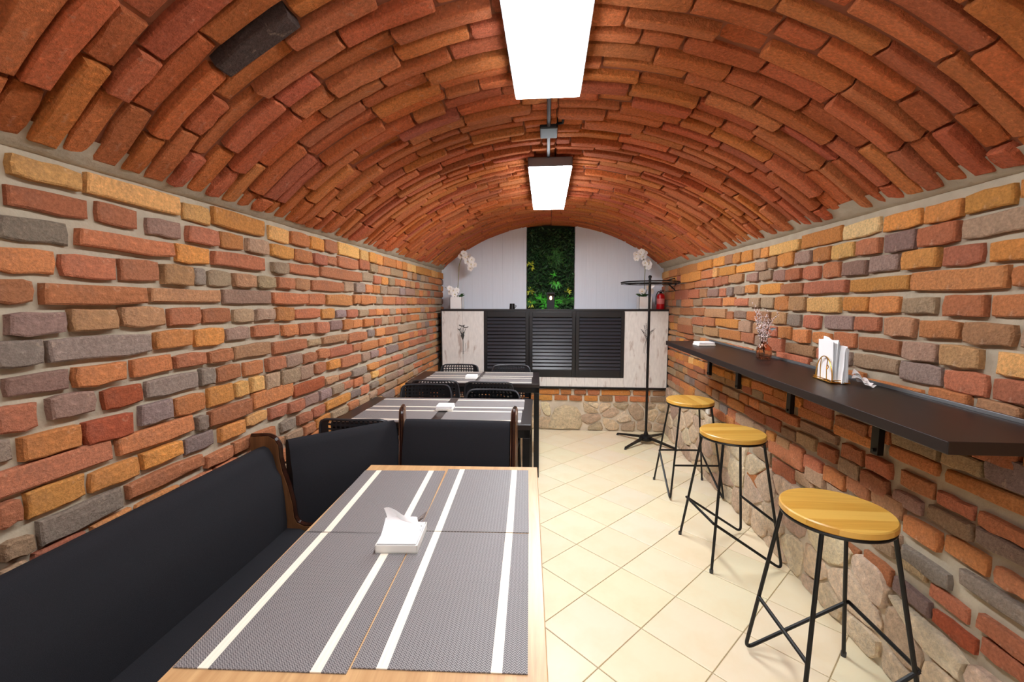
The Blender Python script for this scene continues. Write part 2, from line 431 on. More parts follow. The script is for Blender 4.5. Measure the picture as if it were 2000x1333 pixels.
# --- side walls: mortar bodies
def wall_body(name, side):
    mb = MB()
    x = XL if side < 0 else XR; xo = x+side*.15
    ys = [Y0+(Y1-Y0)*i/8 for i in range(9)]
    for i in range(8):
        a, b = ys[i], ys[i+1]
        za, zb = spring(a)+.05, spring(b)+.05
        mb.add([(x, a, -.05), (x, b, -.05), (x, b, zb), (x, a, za), (xo, a, -.05), (xo, b, -.05), (xo, b, zb), (xo, a, za)],
               [(0, 1, 2, 3), (4, 7, 6, 5), (3, 2, 6, 7), (0, 4, 5, 1), (0, 3, 7, 4), (1, 5, 6, 2)])
    return struct(part(name, mb, M['mortar']))
wall_left = wall_body('wall_left', -1)
wall_right = wall_body('wall_right', 1)
mapL = lambda u, v, h: (XL+h, u, v)
mapR = lambda u, v, h: (XR-h, u, v)
LEFT = """862,885,1652,1712,o 895,1049,1651,1701,Y 1053,1353,1651,1710,Y 1356,1477,1643,1702,Y 1487,1771,1651,1717,O 1802,1953,1644,1707,Y 1959,2120,1651,1712,o 2132,2267,1647,1712,O 2266,2413,1652,1720,r 2429,2705,1653,1727,Y
885,1061,1583,1632,r 1078,1199,1582,1638,r 1222,1348,1575,1628,p 1369,1507,1570,1628,r 1519,1644,1576,1634,o 1655,1793,1575,1634,d 1810,1980,1574,1631,O 1982,2142,1574,1633,o 2150,2283,1574,1630,r 2293,2401,1583,1631,r 2418,2685,1583,1646,r 2699,2856,1593,1655,r
866,1010,1507,1563,g 1024,1314,1511,1559,r 1314,1460,1501,1561,O 1473,1759,1503,1559,r 1812,1930,1504,1553,d 1933,2205,1509,1560,r 2224,2740,1512,1570,r 2747,2919,1518,1578,d
853,975,1434,1491,o 981,1121,1430,1491,r 1130,1257,1432,1495,r 1259,1383,1426,1491,t 1385,1443,1432,1487,g 1448,1567,1431,1486,d 1569,1700,1430,1484,t 1709,1832,1434,1484,d 1835,1973,1435,1488,r 1985,2117,1435,1491,t 2131,2477,1437,1493,r 2483,2610,1443,1502,d 2631,2765,1440,1503,g 2781,2896,1444,1498,o
845,923,1365,1419,r 934,1208,1362,1415,r 1219,1507,1366,1415,t 1511,1798,1363,1421,p 1802,2084,1364,1417,r 2089,2257,1363,1421,r 2273,2584,1360,1422,o 2598,2691,1368,1425,o 2699,2944,1368,1427,o
835,858,1300,1345,Y 862,982,1290,1344,p 990,1114,1292,1351,t 1122,1262,1297,1355,t 1276,1410,1294,1353,r 1416,1553,1296,1348,r 1563,1682,1292,1345,d 1689,1814,1294,1344,d 1822,1962,1288,1351,o 1971,2204,1292,1342,r 2220,2362,1287,1342,O 2374,2498,1287,1333,g 2511,2663,1286,1334,r 2671,2815,1288,1331,d
830,928,1222,1281,g 936,1213,1217,1277,g 1224,1364,1224,1280,o 1372,1511,1217,1278,O 1518,1650,1224,1275,p 1666,1841,1226,1276,r 1864,1990,1218,1271,o 2003,2135,1213,1274,r 2145,2284,1211,1272,r 2301,2442,1218,1273,p 2449,2574,1213,1275,o 2588,2727,1217,1268,o 2743,2899,1216,1269,o
821,847,1161,1198,t 851,982,1151,1200,p 990,1127,1146,1201,o 1144,1282,1149,1203,o 1286,1418,1151,1198,r 1420,1546,1152,1197,r 1553,1778,1148,1203,t 1794,2063,1144,1198,r 2073,2199,1148,1185,d 2210,2501,1148,1190,t 2515,2784,1132,1189,r 2802,2920,1145,1193,g 2930,3098,1141,1195,o
825,909,1071,1135,r 926,1037,1079,1138,p 1057,1175,1074,1129,R 1184,1381,1077,1134,g 1387,1455,1076,1139,g 1459,1590,1076,1133,r 1603,1728,1075,1132,o 1744,1875,1071,1133,r 1884,2021,1069,1126,d 2023,2153,1067,1118,r 2160,2279,1075,1125,r 2286,2569,1065,1122,r 2578,2694,1069,1116,r 2702,2977,1061,1116,o
804,856,1012,1062,g 866,994,997,1058,o 1002,1135,991,1054,R 1156,1273,999,1063,g 1280,1406,995,1058,o 1415,1546,994,1063,O 1552,1629,1000,1061,Y 1638,1719,1000,1065,Y 1716,1825,995,1064,d 1837,1983,995,1061,d 1993,2119,993,1059,p 2130,2247,1000,1054,r 2259,2396,1000,1052,O 2403,2673,989,1050,r 2689,2816,990,1045,p 2833,2973,995,1044,g
807,1073,932,994,r 1085,1349,932,989,o 1357,1408,926,975,g 1414,1638,923,984,r 1647,1926,930,998,o 1934,2218,919,977,R 2226,2372,922,963,t 2379,2538,926,954,r 2547,2760,912,959,g 2787,2967,918,959,o
806,859,868,923,r 867,1000,862,925,O 1006,1146,860,917,O 1149,1299,865,917,O 1308,1434,856,914,g 1456,1592,853,909,O 1604,1736,868,915,Y 1746,1874,857,912,r 1880,2015,847,902,r 2025,2157,848,902,p 2159,2280,851,904,g 2293,2429,852,900,d 2437,2569,854,900,r 2577,2709,843,895,r 2718,2839,841,893,d 2849,2964,856,899,Y
816,879,785,829,d 887,1093,782,847,g 1103,1381,799,844,r 1386,1518,781,827,r 1525,1781,780,831,r 1822,1941,780,829,g 1955,2083,773,823,r 2090,2209,776,827,r 2218,2507,781,831,O 2517,2666,782,825,g 2675,2809,771,824,r 2828,2959,787,822,g
808,865,744,773,d 873,992,744,775,r 1127,1280,746,776,o 1287,1417,741,771,r 1424,1548,737,771,r 1577,1650,743,763,r 1855,1996,713,759,d 1998,2107,708,757,r 2120,2275,707,763,O 2284,2483,716,759,d 2486,2624,717,763,r 2641,2796,709,754,d 2807,2936,722,762,d"""
RIGHT = """1240,1306,1648,1701,O 1308,1456,1636,1696,O 1454,1594,1633,1691,O 1612,1778,1636,1695,O 1795,2007,1641,1702,C 2009,2312,1639,1710,O 2324,2616,1640,1700,Y 2603,2710,1640,1697,O 2719,2816,1643,1703,t 2825,2976,1641,1710,O 2986,3105,1644,1711,O 3104,3247,1648,1716,t 3259,3463,1651,1718,O 3491,3802,1650,1720,O 3817,4264,1643,1723,o
1244,1462,1562,1624,d 1467,1617,1559,1624,r 1627,1763,1555,1626,p 1783,1911,1561,1625,r 1921,2065,1562,1627,Y 2073,2201,1565,1629,o 2222,2358,1569,1629,p 2365,2516,1569,1636,O 2529,2629,1572,1633,t 2648,2779,1566,1619,d 2788,3061,1573,1624,O 3071,3336,1572,1632,O 3364,3454,1575,1643,Y 3468,3720,1575,1640,o 3736,4257,1572,1651,O
1225,1367,1482,1542,O 1389,1522,1485,1547,r 1525,1673,1485,1550,O 1691,1837,1486,1550,g 1849,1994,1482,1543,p 2012,2132,1485,1553,r 2148,2283,1488,1550,r 2294,2431,1492,1550,r 2439,2563,1494,1552,p 2582,2725,1508,1562,d 2734,2885,1508,1558,p 2950,3154,1511,1571,t 3153,3273,1508,1568,r 3286,3417,1503,1570,r 3431,3574,1504,1564,r 3590,3862,1507,1564,r 3880,4248,1507,1562,o
1232,1301,1412,1466,o 1312,1634,1406,1473,o 1639,1941,1414,1469,O 1956,2260,1413,1474,r 2267,2471,1417,1475,r 2475,2717,1424,1482,O 2766,2899,1437,1488,o 2909,3071,1432,1488,d 3082,3184,1424,1486,g 3209,3334,1422,1483,r 3349,3566,1425,1485,p 3583,3741,1423,1495,t 3758,4016,1420,1498,r 4035,4437,1411,1503,r
1225,1354,1329,1390,o 1362,1499,1324,1391,r 1524,1665,1330,1388,d 1675,1820,1329,1394,o 1825,1973,1334,1396,O 1994,2235,1326,1397,Y 2244,2388,1333,1403,t 2393,2538,1335,1406,o 2700,2838,1348,1406,d 2848,3050,1353,1404,r 3051,3257,1353,1417,o 3285,3661,1354,1414,r 3679,3885,1354,1416,d 3904,4231,1346,1416,r
1205,1265,1246,1304,d 1277,1429,1245,1309,t 1436,1583,1252,1310,o 1600,1738,1245,1315,t 1762,1903,1256,1315,r 1908,2099,1254,1315,g 2124,2262,1248,1312,r 2285,2410,1251,1316,g 2415,2568,1255,1324,t 2883,3066,1272,1323,p 3078,3180,1259,1317,r 3195,3600,1267,1335,t 3619,3877,1274,1339,r 3897,4246,1269,1337,r
1221,1324,1162,1230,Y 1362,1498,1167,1234,t 1504,1644,1168,1232,d 1659,1873,1178,1233,r 1886,2025,1181,1243,r 2040,2179,1180,1235,o 2200,2336,1173,1238,o 2362,2492,1180,1245,o 2497,2623,1185,1241,r 2792,2964,1186,1259,d 2978,3370,1203,1263,O 3386,3610,1198,1264,r 3628,3908,1192,1257,r 3928,4308,1176,1243,t
1203,1324,1090,1156,r 1341,1480,1090,1158,r 1488,1657,1094,1161,g 1663,1896,1108,1162,d 2150,2402,1108,1164,t 2426,2590,1103,1174,r 2746,2923,1122,1186,r 2936,3289,1123,1188,o 3305,3602,1123,1188,t 3638,3860,1121,1179,d 3881,4301,1102,1181,r
1243,1365,1047,1087,t 1387,1528,1052,1090,o 1554,1813,1038,1071,o 2184,2486,1063,1105,r
1182,1325,856,938,g 1331,1462,853,904,d 1474,1662,850,907,d 1785,1980,827,880,r 2001,2225,841,901,r
1207,1448,797,843,o 1472,1674,799,845,o 1734,1983,792,838,o 2005,2260,800,855,o 2323,2606,804,852,o
1193,1335,711,757,r 1348,1471,711,758,r 1481,1618,714,771,r 1657,1782,712,774,r 1799,1932,706,771,r 1955,2233,740,791,d 2250,2502,739,794,r
1189,1336,659,709,g 1346,1497,647,703,d 1519,1643,637,692,p 1663,1800,636,703,r 1812,1940,636,706,d 1954,2079,658,723,r 2101,2258,659,727,d 2266,2399,654,711,d 2416,2574,662,727,r
1171,1275,574,625,r 1292,1433,570,632,o 1441,1582,555,623,o 1563,1738,587,655,t 1750,1883,581,642,r 1894,2032,560,632,o 2041,2184,561,630,r 2185,2308,568,641,r 2307,2451,577,642,t 2461,2554,584,643,O
1167,1371,505,555,g 1398,1582,452,507,g 1840,2012,501,560,d 2020,2165,512,583,d 2189,2518,525,601,r 2552,2716,530,585,r
1147,1305,409,460,r 1338,1471,391,443,r 2110,2259,461,523,d 2263,2472,424,506,r 2507,2708,448,516,d
1142,1291,346,399,r 1305,1447,316,367,R 1619,1759,316,385,r 1786,1973,308,360,r 2498,2781,324,434,r 2568,2751,256,332,o"""
def parse(S): return [[(lambda q: (int(q[0])/1e3, int(q[1])/1e3, int(q[2])/1e3, int(q[3])/1e3, q[4]))(e.split(',')) for e in row.split()] for row in S.strip().split('\n')]
MIXB = 'rrrrroooootttddddpgOr'
def fill(bs, mp, u0, u1, z0, z1, dz=0, mix=MIXB, hh=.012, near=True):
    """random course from u0 to u1 (headers and stretchers)"""
    u = u0
    while u < u1-.03:
        l = rnd.choice((.12, .12, .13, .125, .25, .26)); l = min(l, u1-u)
        if u1-(u+l) < .06: l = u1-u
        k = dz*(u-u0)
        h = hh+rnd.uniform(.002, .011)
        bs.add(slab(mp, u, u+l, z0+k, z1+k, h), pal(rnd.choice(mix)), vis(mp(u+l/2, z0, 0), l*(z1-z0)))
        u += l+rnd.uniform(.009, .014)
def lay(bs, mp, rows, yend, drift, flipu=False):
    for ri, row in enumerate(rows):
        last = None
        for i, (a, b, z0, z1, c) in enumerate(row):
            if last is not None and a-last > .10: fill(bs, mp, last+.012, a-.012, (z0+pz0)/2, (z1+pz1)/2)
            if last is not None and a < last+.006: a = last+.006
            if b-a < .03: continue
            h = rnd.uniform(.014, .025)
            poly = None
            bs.add(slab(mp, a+.0025, b-.0025, z0, z1, h), pal(c), vis(mp((a+b)/2, (z0+z1)/2, 0), (b-a)*(z1-z0)))
            last = b; pz0, pz1 = z0, z1
        z0 = sum(q[2] for q in row[-3:])/len(row[-3:]); z1 = sum(q[3] for q in row[-3:])/len(row[-3:])
        mix = 'OOOoYoO' if ri == 0 else MIXB
        if last < yend: fill(bs, mp, last+.012, yend, z0, z1, drift, mix)
        z0, z1 = row[0][2], row[0][3]
        u = row[0][0]-.012
        us = []
        fill(bs, mp, -.6, u, z0, z1, 0, mix)
bl = BrickSet(wall_left, M['brick'], flip=True)
lrows = parse(LEFT)
lay(bl, mapL, lrows, 4.93, .004)
z = .70
while z > .02:
    fill(bl, mapL, .3, 4.64, z-.062, z, 0); z -= .0735
bl.build()
rrows = parse(RIGHT)
br = BrickSet(wall_right, M['brick'])
def rs_top(y): return .50 if y > 2.35 else (.42 if y > 1.75 else .30)
lay(br, mapR, rrows[:9], 4.93, .006)
fill(br, mapR, .3, 4.62, .975, 1.03, .004); fill(br, mapR, .3, 4.62, .905, .96, .002)
lay(br, mapR, rrows[9:15], 4.62, 0)
for row in rrows[15:]:
    for (a, b, z0, z1, c) in row: br.add(slab(mapR, a, b, z0, z1, rnd.uniform(.012, .024)), pal(c), vis(mapR(a, z0, 0), (b-a)*(z1-z0)))
    for (p_, q_) in zip(row, row[1:]):
        if q_[0]-p_[1] > .12: fill(br, mapR, p_[1]+.012, q_[0]-.012, (p_[2]+q_[2])/2, (p_[3]+q_[3])/2, 0, 'ddtgdrp')
    fill(br, mapR, -.6, row[0][0]-.012, row[0][2], row[0][3])
# course right under the shelf line, partly seen
br.build()

# --- rubble stone at the foot of the right wall and under the cabinet
def voronoi(u0, u1, v0, v1, n, rng, asp=1.5):
    pts = []
    tries = 0
    dmin = math.sqrt((u1-u0)*(v1-v0)/n)*.62
    while len(pts) < n and tries < 6000:
        tries += 1; p = (rng.uniform(u0, u1), rng.uniform(v0, v1))
        if all(math.hypot((p[0]-q[0])/asp, (p[1]-q[1])) > dmin*.9 for q in pts): pts.append(p)
    cells = []
    for p in pts:
        poly = [(u0, v0), (u1, v0), (u1, v1), (u0, v1)]
        for q in pts:
            if q is p: continue
            mx_, my_ = (p[0]+q[0])/2, (p[1]+q[1])/2
            # perpendicular bisector in a stretched metric so that stones lie flat
            nx, ny = (q[0]-p[0])/asp**2, (q[1]-p[1])
            poly = clip(poly, lambda t: -((t[0]-mx_)*nx+(t[1]-my_)*ny))
            if len(poly) < 3: break
        if len(poly) >= 3: cells.append((p, poly))
    return cells
def round_poly(poly, shrink, rng, n=10):
    cu = sum(p[0] for p in poly)/len(poly); cv = sum(p[1] for p in poly)/len(poly)
    # resample + chaikin
    for _ in range(2):
        q = []
        for i in range(len(poly)):
            a, b = poly[i], poly[(i+1) % len(poly)]
            q += [(a[0]*.8+b[0]*.2, a[1]*.8+b[1]*.2), (a[0]*.2+b[0]*.8, a[1]*.2+b[1]*.8)]
        poly = q
    step = max(1, len(poly)//n); poly = poly[::step]
    out = []
    for (u, v) in poly:
        d = math.hypot(u-cu, v-cv)+1e-6; k = max(.3, 1-shrink/d)*rng.uniform(.94, 1.02)
        out.append((cu+(u-cu)*k, cv+(v-cv)*k))
    return out
def stone(mp, poly, h, base=-.02, rng=rnd):
    n = len(poly); cu = sum(p[0] for p in poly)/n; cv = sum(p[1] for p in poly)/n
    vs = []
    for (k, hh) in ((1.0, base), (1.0, h*.45), (.93, h*.85), (.6, h)):
        for (u, v) in poly: vs.append(mp(cu+(u-cu)*k, cv+(v-cv)*k, hh+(rng.uniform(-.1, .1)*h if hh > 0 else 0)))
    vs.append(mp(cu, cv, h*rng.uniform(.9, 1.12)))
    fs = []
    for r in range(3):
        for i in range(n):
            q = (i+1) % n; fs.append((r*n+i, r*n+q, (r+1)*n+q, (r+1)*n+i))
    for i in range(n): fs.append((3*n+i, 3*n+(i+1) % n, 4*n))
    return vs, fs
def stone_col(rng, pale=False):
    b = rng.choice(((206, 188, 160), (212, 196, 168), (198, 178, 152), (192, 170, 148), (204, 184, 158), (184, 158, 138)) if not pale else ((214, 196, 164), (204, 184, 152), (190, 168, 140), (176, 154, 130)))
    return srgb(*[min(252, v*1.14)+rng.uniform(-3, 3) for v in b])
sr = random.Random(21)
BASEX = 1.262
mapRS = lambda u, v, h: (BASEX+.02*min(1, v/.45)-h, u, v)
stones = BrickSet(wall_right, M['stone'], 'stone')
for (a, b, top, n) in ((.25, 1.15, .27, 13), (1.15, 1.62, .30, 7), (1.62, 2.12, .36, 7), (2.12, 2.78, .44, 10), (2.78, 4.64, .50, 40)):
    for p, poly in voronoi(a, b, .0, top, n, sr):
        rp = round_poly(poly, .003, sr)
        stones.add(stone(mapRS, rp, sr.uniform(.010, .022), rng=sr), stone_col(sr), vis(mapRS(p[0], p[1], 0), .02))
stones.build()
# rough mortar bed behind the stones
mb = MB()
quad_grid(mb, lambda s, t: (BASEX+.02*t+.006*noise.noise(Vector((s*30, t*4, 0)))-(0 if t < .95 else -.02), Y0+(4.64-Y0)*s, t*(.52 if Y0+(4.64-Y0)*s > 2.78 else .45 if Y0+(4.64-Y0)*s > 2.12 else .34 if Y0+(4.64-Y0)*s > 1.62 else .30)), 80, 4)
part('stone_bedding', mb, M['mortar_rough'], wall_right)

# --- back wall: plinth of brick and stone, white boards, planted niche
NX0, NX1 = -.232, .312
mb = MB()
mb.box(XL-.12, NX0, 4.95, 5.12, 0, 2.5); mb.box(NX1, XR+.12, 4.95, 5.12, 0, 2.5); mb.box(NX0, NX1, 5.09, 5.12, 0, 2.5); mb.box(NX0, NX1, 4.95, 5.12, 0, 1.29)
wall_back = struct(part('wall_back', mb, M['plaster']))
mb = MB(); mb.box(XL-.02, XR+.02, 4.648, 4.95, -.03, .455); part('plinth', mb, M['mortar_rough'], wall_back)
mapB = lambda u, v, h: (u, 4.648-h, v)
bb = BrickSet(wall_back, M['brick'])
def pxx(px): return (px-1068)/840*4.66
sc2 = 2.778
row1 = [(1205, 1318, 'O'), (1322, 1382, 'o'), (1395, 1462, 'r'), (1466, 1535, 'r'), (1540, 1697, 'O'), (1708, 1802, 'o'), (1812, 1890, 't')]
row2 = [(1205, 1280, 'O'), (1288, 1362, 'o'), (1368, 1440, 'o'), (1448, 1525, 'O'), (1530, 1605, 't'), (1612, 1685, 'r'), (1692, 1795, 'o'), (1800, 1890, 'd')]
for row, z0, z1 in ((row1, .395, .45), (row2, .328, .385)):
    for a, b, c in row:
        u0, u1 = pxx(620+a/sc2), pxx(620+b/sc2)
        bb.add(slab(mapB, u0+.004, u1-.004, z0, z1, rnd.uniform(.012, .02)), pal(c), 1)
    fill(bb, mapB, XL, pxx(620+1205/sc2)-.01, z0, z1)
bb.build()
bs_ = BrickSet(wall_back, M['stone'], 'stone')
sr2 = random.Random(5)
cells = voronoi(XL, XR, .0, .318, 46, sr2, 1.25)
for p, poly in cells:
    if abs(p[0]-.21) < .19 and p[1] < .3: continue
    bs_.add(stone(mapB, round_poly(poly, .008, sr2), sr2.uniform(.008, .028), rng=sr2), stone_col(sr2, True), 1)
big = [(.02, .02), (.12, .01), (.25, .02), (.36, .015), (.39, .08), (.38, .18), (.33, .255), (.2, .28), (.1, .24), (.05, .13)]
bs_.add(stone(mapB, big, .035, rng=sr2), srgb(222, 202, 166), 2)
bs_.build()
# white vertical boards of the lunette
def arch_z(x, y=4.95):
    d = abs(x-CX); return 2.214+SL*y-RV+math.sqrt(max(0, RV*RV-d*d)) if d < RV else 0
bw = .118
x = XL
while x < XR-.01:
    nxt = min(x+bw, XR)
    segs = []
    if nxt <= NX0 or x >= NX1: segs = [(x, nxt)]
    elif x < NX0: segs = [(x, NX0)]
    elif nxt > NX1: segs = [(NX1, nxt)]
    for a, b in segs:
        if b-a < .01: continue
        za, zb = arch_z(a)+.02, arch_z(b)+.02
        mb = MB(); poly = [(a+.0004, 4.938, 1.28), (b-.0004, 4.938, 1.28), (b-.0004, 4.938, zb), (a+.0004, 4.938, za)]
        mb.prism(poly, (0, 1, 0), 0, .0125)
        part('board', mb, M['white_board'], wall_back)
    x = nxt
mb = MB(); mb.box(NX0, NX1, 5.07, 5.092, 1.27, 2.3); part('moss_backing', mb, M['moss'], wall_back)
mb = MB()
mb.box(NX0-.012, NX0, 4.925, 5.0, 1.32, 2.235); part('niche_jamb', mb, M['white_board'], wall_back)
mb = MB(); mb.box(NX1, NX1+.012, 4.925, 5.0, 1.32, 2.235); part('niche_jamb', mb, M['white_board'], wall_back)

# --- wall behind the camera
mb = MB(); mb.box(XL-.12, XR+.12, Y0-.12, Y0, 0, 2.5); struct(part('wall_front', mb, M['plaster']))

# --- vault
mb = MB()
NS = 40
quad_grid(mb, lambda s, t: vault_pt((s*2-1)*(TH*RV+.03), Y0+(Y1+.1-Y0)*t, 0), NS, 24)
n0 = len(mb.v)
quad_grid(mb, lambda s, t: vault_pt((s*2-1)*(TH*RV+.03), Y0+(Y1+.1-Y0)*t, -.14), NS, 24)
ceiling = struct(part('ceiling', mb, M['vault_mortar'], smooth=True))
bv = BrickSet(ceiling, M['vault_brick'], 'brick')
SM = TH*RV
vr = random.Random(11)
def skew(y, s):
    """rings lean towards the entrance as they rise, less and less with depth"""
    k = .17*max(0, min(1, (2.6-y)/1.5)); d = SM-abs(s)
    return -k*d*(1-d/(2.4*SM))
VP = [(214, 120, 70), (220, 127, 72), (206, 114, 68), (226, 132, 74), (200, 110, 70), (214, 118, 75), (208, 116, 64)]
y = -.7; ring = 0
while y < 4.93:
    wd = vr.uniform(.060, .070) if y < 4.2 else vr.uniform(.05, .06)
    gap = vr.uniform(.006, .012)
    for side in (-1, 1):
        s = SM-.012
        first = True
        while s > 0:
            l = vr.choice((.25, .27, .26, .28, .27, .24, .30, .14)); 
            if first: l = vr.choice((.08, .14, .2, .26)); first = False
            e = max(s-l, 0)
            if e < .07: e = 0
            def mpv(u, v, h, side=side): 
                return vault_pt(side*u, v+skew(y, u), h*(min(1, .5+(SM-u)/.16) if h > 0 else 1))
            hh = vr.uniform(.012, .034) if y < 4.0 else vr.uniform(.008, .014)
            if vr.random() < .06: hh -= .012
            b0 = pb = vr.choice(VP)
            col = srgb(*[v+vr.uniform(-7, 7) for v in b0])
            cc = mpv((e+s)/2, y, 0)
            if math.hypot(cc[0]+.71, cc[1]-1.05) < .045: col = srgb(84, 66, 60)
            vf = slab(mpv, e+.003, s-.003, y, y+wd, hh, base=-.01, jit=.0035, rng=vr, tilt=(vr.uniform(-.020, .004) if y < 3.6 else 0))
            if side < 0: vf = (vf[0], [f[::-1] for f in vf[1]])
            c = Vector(mpv((e+s)/2, y, 0))
            d = c-Vector((0, 0, 1.36))
            px = 1068+840*(d.x)/max(d.y, .05); pz = 597-840*d.z/max(d.y, .05)
            sz = (s-e)*wd/max(.3, d.length_squared)
            if d.y < .1 or px < -150 or px > 2150 or pz < -150: sz *= 1e-3
            bv.add(vf, col, sz)
            s = e
    y += wd+gap; ring += 1
bv.flip = False
bv.build(299)
# mortar fillet where the vault sits on each wall
for side, nm in ((-1, 'trim_1'), (1, 'trim_2')):
    mb = MB()
    N = 120
    xw = (XL+.016) if side < 0 else (XR-.016)
    def P(s, t):
        yy = Y0+(Y1-Y0)*s; zt = spring(yy)
        w_ = .005*noise.noise(Vector((yy*9, side, t*2)))+.004*noise.noise(Vector((yy*31, side, 3)))
        prof = [(-.004, -.022), (.006, -.010), (.022, .012), (.050, .036)]
        i = int(round(t*3)); dx, dz = prof[i]
        return (xw-side*(dx+w_)+ (side*.03 if i == 0 else 0), yy, zt+dz+w_)
    quad_grid(mb, P, N, 3)
    struct(part(nm, mb, M['mortar'], smooth=True))

# ================================================================ LAMPS
def lamp(y0, y1, label, zc=2.15, w_=.252, rz=0, x=.006, mat='lamp'):
    t = thing('ceiling_lamp', label, 'ceiling lamp', (x, (y0+y1)/2, zc), rz, 'ceiling lamps')
    l = (y1-y0)/2; a = w_/2
    mb = MB(); mb.box(-a+.004, a-.004, -l+.004, l-.004, -.013, .0, .003); part('diffuser', mb, M[mat], t)
    mb = MB()
    mb.box(-a, -a+.006, -l, l, -.001, .05); mb.box(a-.006, a, -l, l, -.001, .05)
    mb.box(-a, a, -l, -l+.006, -.001, .05); mb.box(-a, a, l-.006, l, -.001, .05); mb.box(-a, a, -l, l, .045, .05)
    part('frame', mb, M['grey_steel'], t)
    for s in (-1, 1):
        mb = MB(); mb.box(-.012, .012, s*l*.7-.012, s*l*.7+.012, .05, .10); part('bracket', mb, M['black_metal'], t)
    return t
lamp(.61, 1.70, 'large lit rectangular panel lamp at the top edge of the picture, hung under the vault', w_=.246, rz=-.004, x=-.004)
lamp(2.53, 3.60, 'smaller looking lit panel lamp further back, before the white end wall', rz=.004, x=.012, mat='lamp_back')
lamp(-1.35, -.27, 'lit panel lamp under the vault behind the viewer')
cb = thing('ceiling_conduit', 'black cable conduit with junction box between the two lit panels', 'conduit', (.004, 2.2, 2.20))
mb = MB(); mb.tube([(0, -.50, .0), (0, .33, .004)], .009, 8); part('pipe', mb, plain('dark grey conduit', srgb(52, 52, 60), .5), cb)
mb = MB(); mb.box(-.042, .042, -.10, .03, -.012, .05, .006); part('junction_box', mb, M['black_metal'], cb)
mb = MB(); mb.tube([(.04, -.08, .015), (.065, -.10, .01), (.07, -.14, .03)], .006, 6); part('cable', mb, M['black_metal'], cb)

# ================================================================ NEAR TABLE with mats
RZT = math.radians(2.4)
def at_rot(cx, cy, rz, x, y): return (cx+x*math.cos(rz)-y*math.sin(rz), cy+x*math.sin(rz)+y*math.cos(rz))
t = thing('dining_table', 'pale oak table in front with striped grey placemats on it', 'table', (-.325, .98, 0), RZT)
mb = MB(); mb.box(-.318, .318, -.59, .59, .725, .75, .002); part('tabletop', mb, M['oak'], t)
for sx in (-1, 1):
    for sy in (-1, 1):
        mb = MB(); mb.box(sx*.25-.025, sx*.25+.025, sy*.48-.025, sy*.48+.025, 0, .70, .003); part('leg', mb, M['black_metal'], t)
mb = MB()
for s in (-1, 1): mb.box(-.27, .27, s*.48-.012, s*.48+.012, .68, .726); mb.box(s*.25-.012, s*.25+.012, -.47, .47, .68, .726)
part('apron', mb, M['black_metal'], t)
mat_mesh = {}
def placemat(cx, cy, rz, label, group, lx=.438, ly=.297, z=.7515):
    key = (lx, ly)
    if key not in mat_mesh:
        mb = MB(); mb.box(-lx/2, lx/2, -ly/2, ly/2, -.0012, .0009); mat_mesh[key] = mb.mesh('placemat', M['placemat'])
    o = link('placemat', mat_mesh[key], None, (cx, cy, z), (0, 0, rz)); return tag(o, label, 'placemat', group)
G = 'placemats on the oak table'
rz = PI/2+math.radians(2.4)
for (x, y, lab, r) in ((-.184, .876, 'striped grey placemat at the near right of the oak table', 2.2),
                       (-.484, .853, 'striped grey placemat at the near left of the oak table, under the open napkin box', 2.2),
                       (-.202, 1.318, 'striped grey placemat at the far right of the oak table', 2.6),
                       (-.502, 1.286, 'striped grey placemat at the far left of the oak table', 3.6)):
    placemat(x, y, PI/2+math.radians(r), lab, G)

# napkin box, open, on the near table
t = thing('napkin_box', 'open low napkin box with a white paper napkin pulled up, on the oak table', 'napkin box', (-.368, 1.04, .7526), math.radians(4))
mb = MB(); mb.box(-.052, .052, -.058, .058, 0, .003); mb.box(-.052, .052, -.058, -.0565, 0, .02); mb.box(-.052, .052, .0565, .058, 0, .02); mb.box(-.052, -.0505, -.058, .058, 0, .02); mb.box(.0505, .052, -.058, .058, 0, .02)
part('tray', mb, M['white_plastic'], t)
for k in range(5):
    mb = MB(); mb.box(-.048, .048, -.054, .054, .003+k*.004, .0065+k*.004, .001); part('napkin', mb, M['paper'], t)
mb = MB()
def nap(s, q):
    x = -.042+.080*s+.006*math.sin(q*3+s*2)-.010*q*(1-s); y = .006+.020*s+.010*q-.010+.010*math.sin(s*4+q*2); z = .022+q*(.058-.030*s*s)+.004*math.sin(s*7)*q
    return (x*1.0+.010*(1-q)*math.sin(s*9), y, z)
quad_grid(mb, nap, 12, 8)
quad_grid(mb, lambda s, q: (lambda p: (p[0]*.9+.004, p[1]+.016*(1-q)+.006, p[2]*.9+.001))(nap(s, q)), 12, 8)
quad_grid(mb, lambda s, q: (-.047+.094*s, -.055+.07*q, .0235+.034*q*q*(.75+.25*math.sin(s*4+.6))), 8, 5)
part('pulled_napkin', mb, M['paper'], t, smooth=True)
mb = MB(); mb.add([(.02, .02, .026), (.05, .03, .045), (.052, .058, .05), (.025, .055, .03)], [(0, 1, 2, 3)])
mb.add([(.02, .02, .0262), (.05, .03, .0452), (.052, .058, .0502), (.025, .055, .0302)], [(3, 2, 1, 0)])
part('wrapper_corner', mb, M['clear_plastic'], t)

def closed_box(x, y, z, rz, label, w_=.10, d=.095, h=.028, grp=None):
    t = thing('napkin_box', label, 'napkin box', (x, y, z), rz, grp)
    mb = MB(); mb.box(-w_/2, w_/2, -d/2, d/2, 0, h*.45, .003); part('tray', mb, M['white_plastic'], t)
    mb = MB(); mb.box(-w_/2+.003, w_/2-.003, -d/2+.003, d/2-.003, h*.4, h, .004); part('napkin', mb, M['paper'], t)
    return t

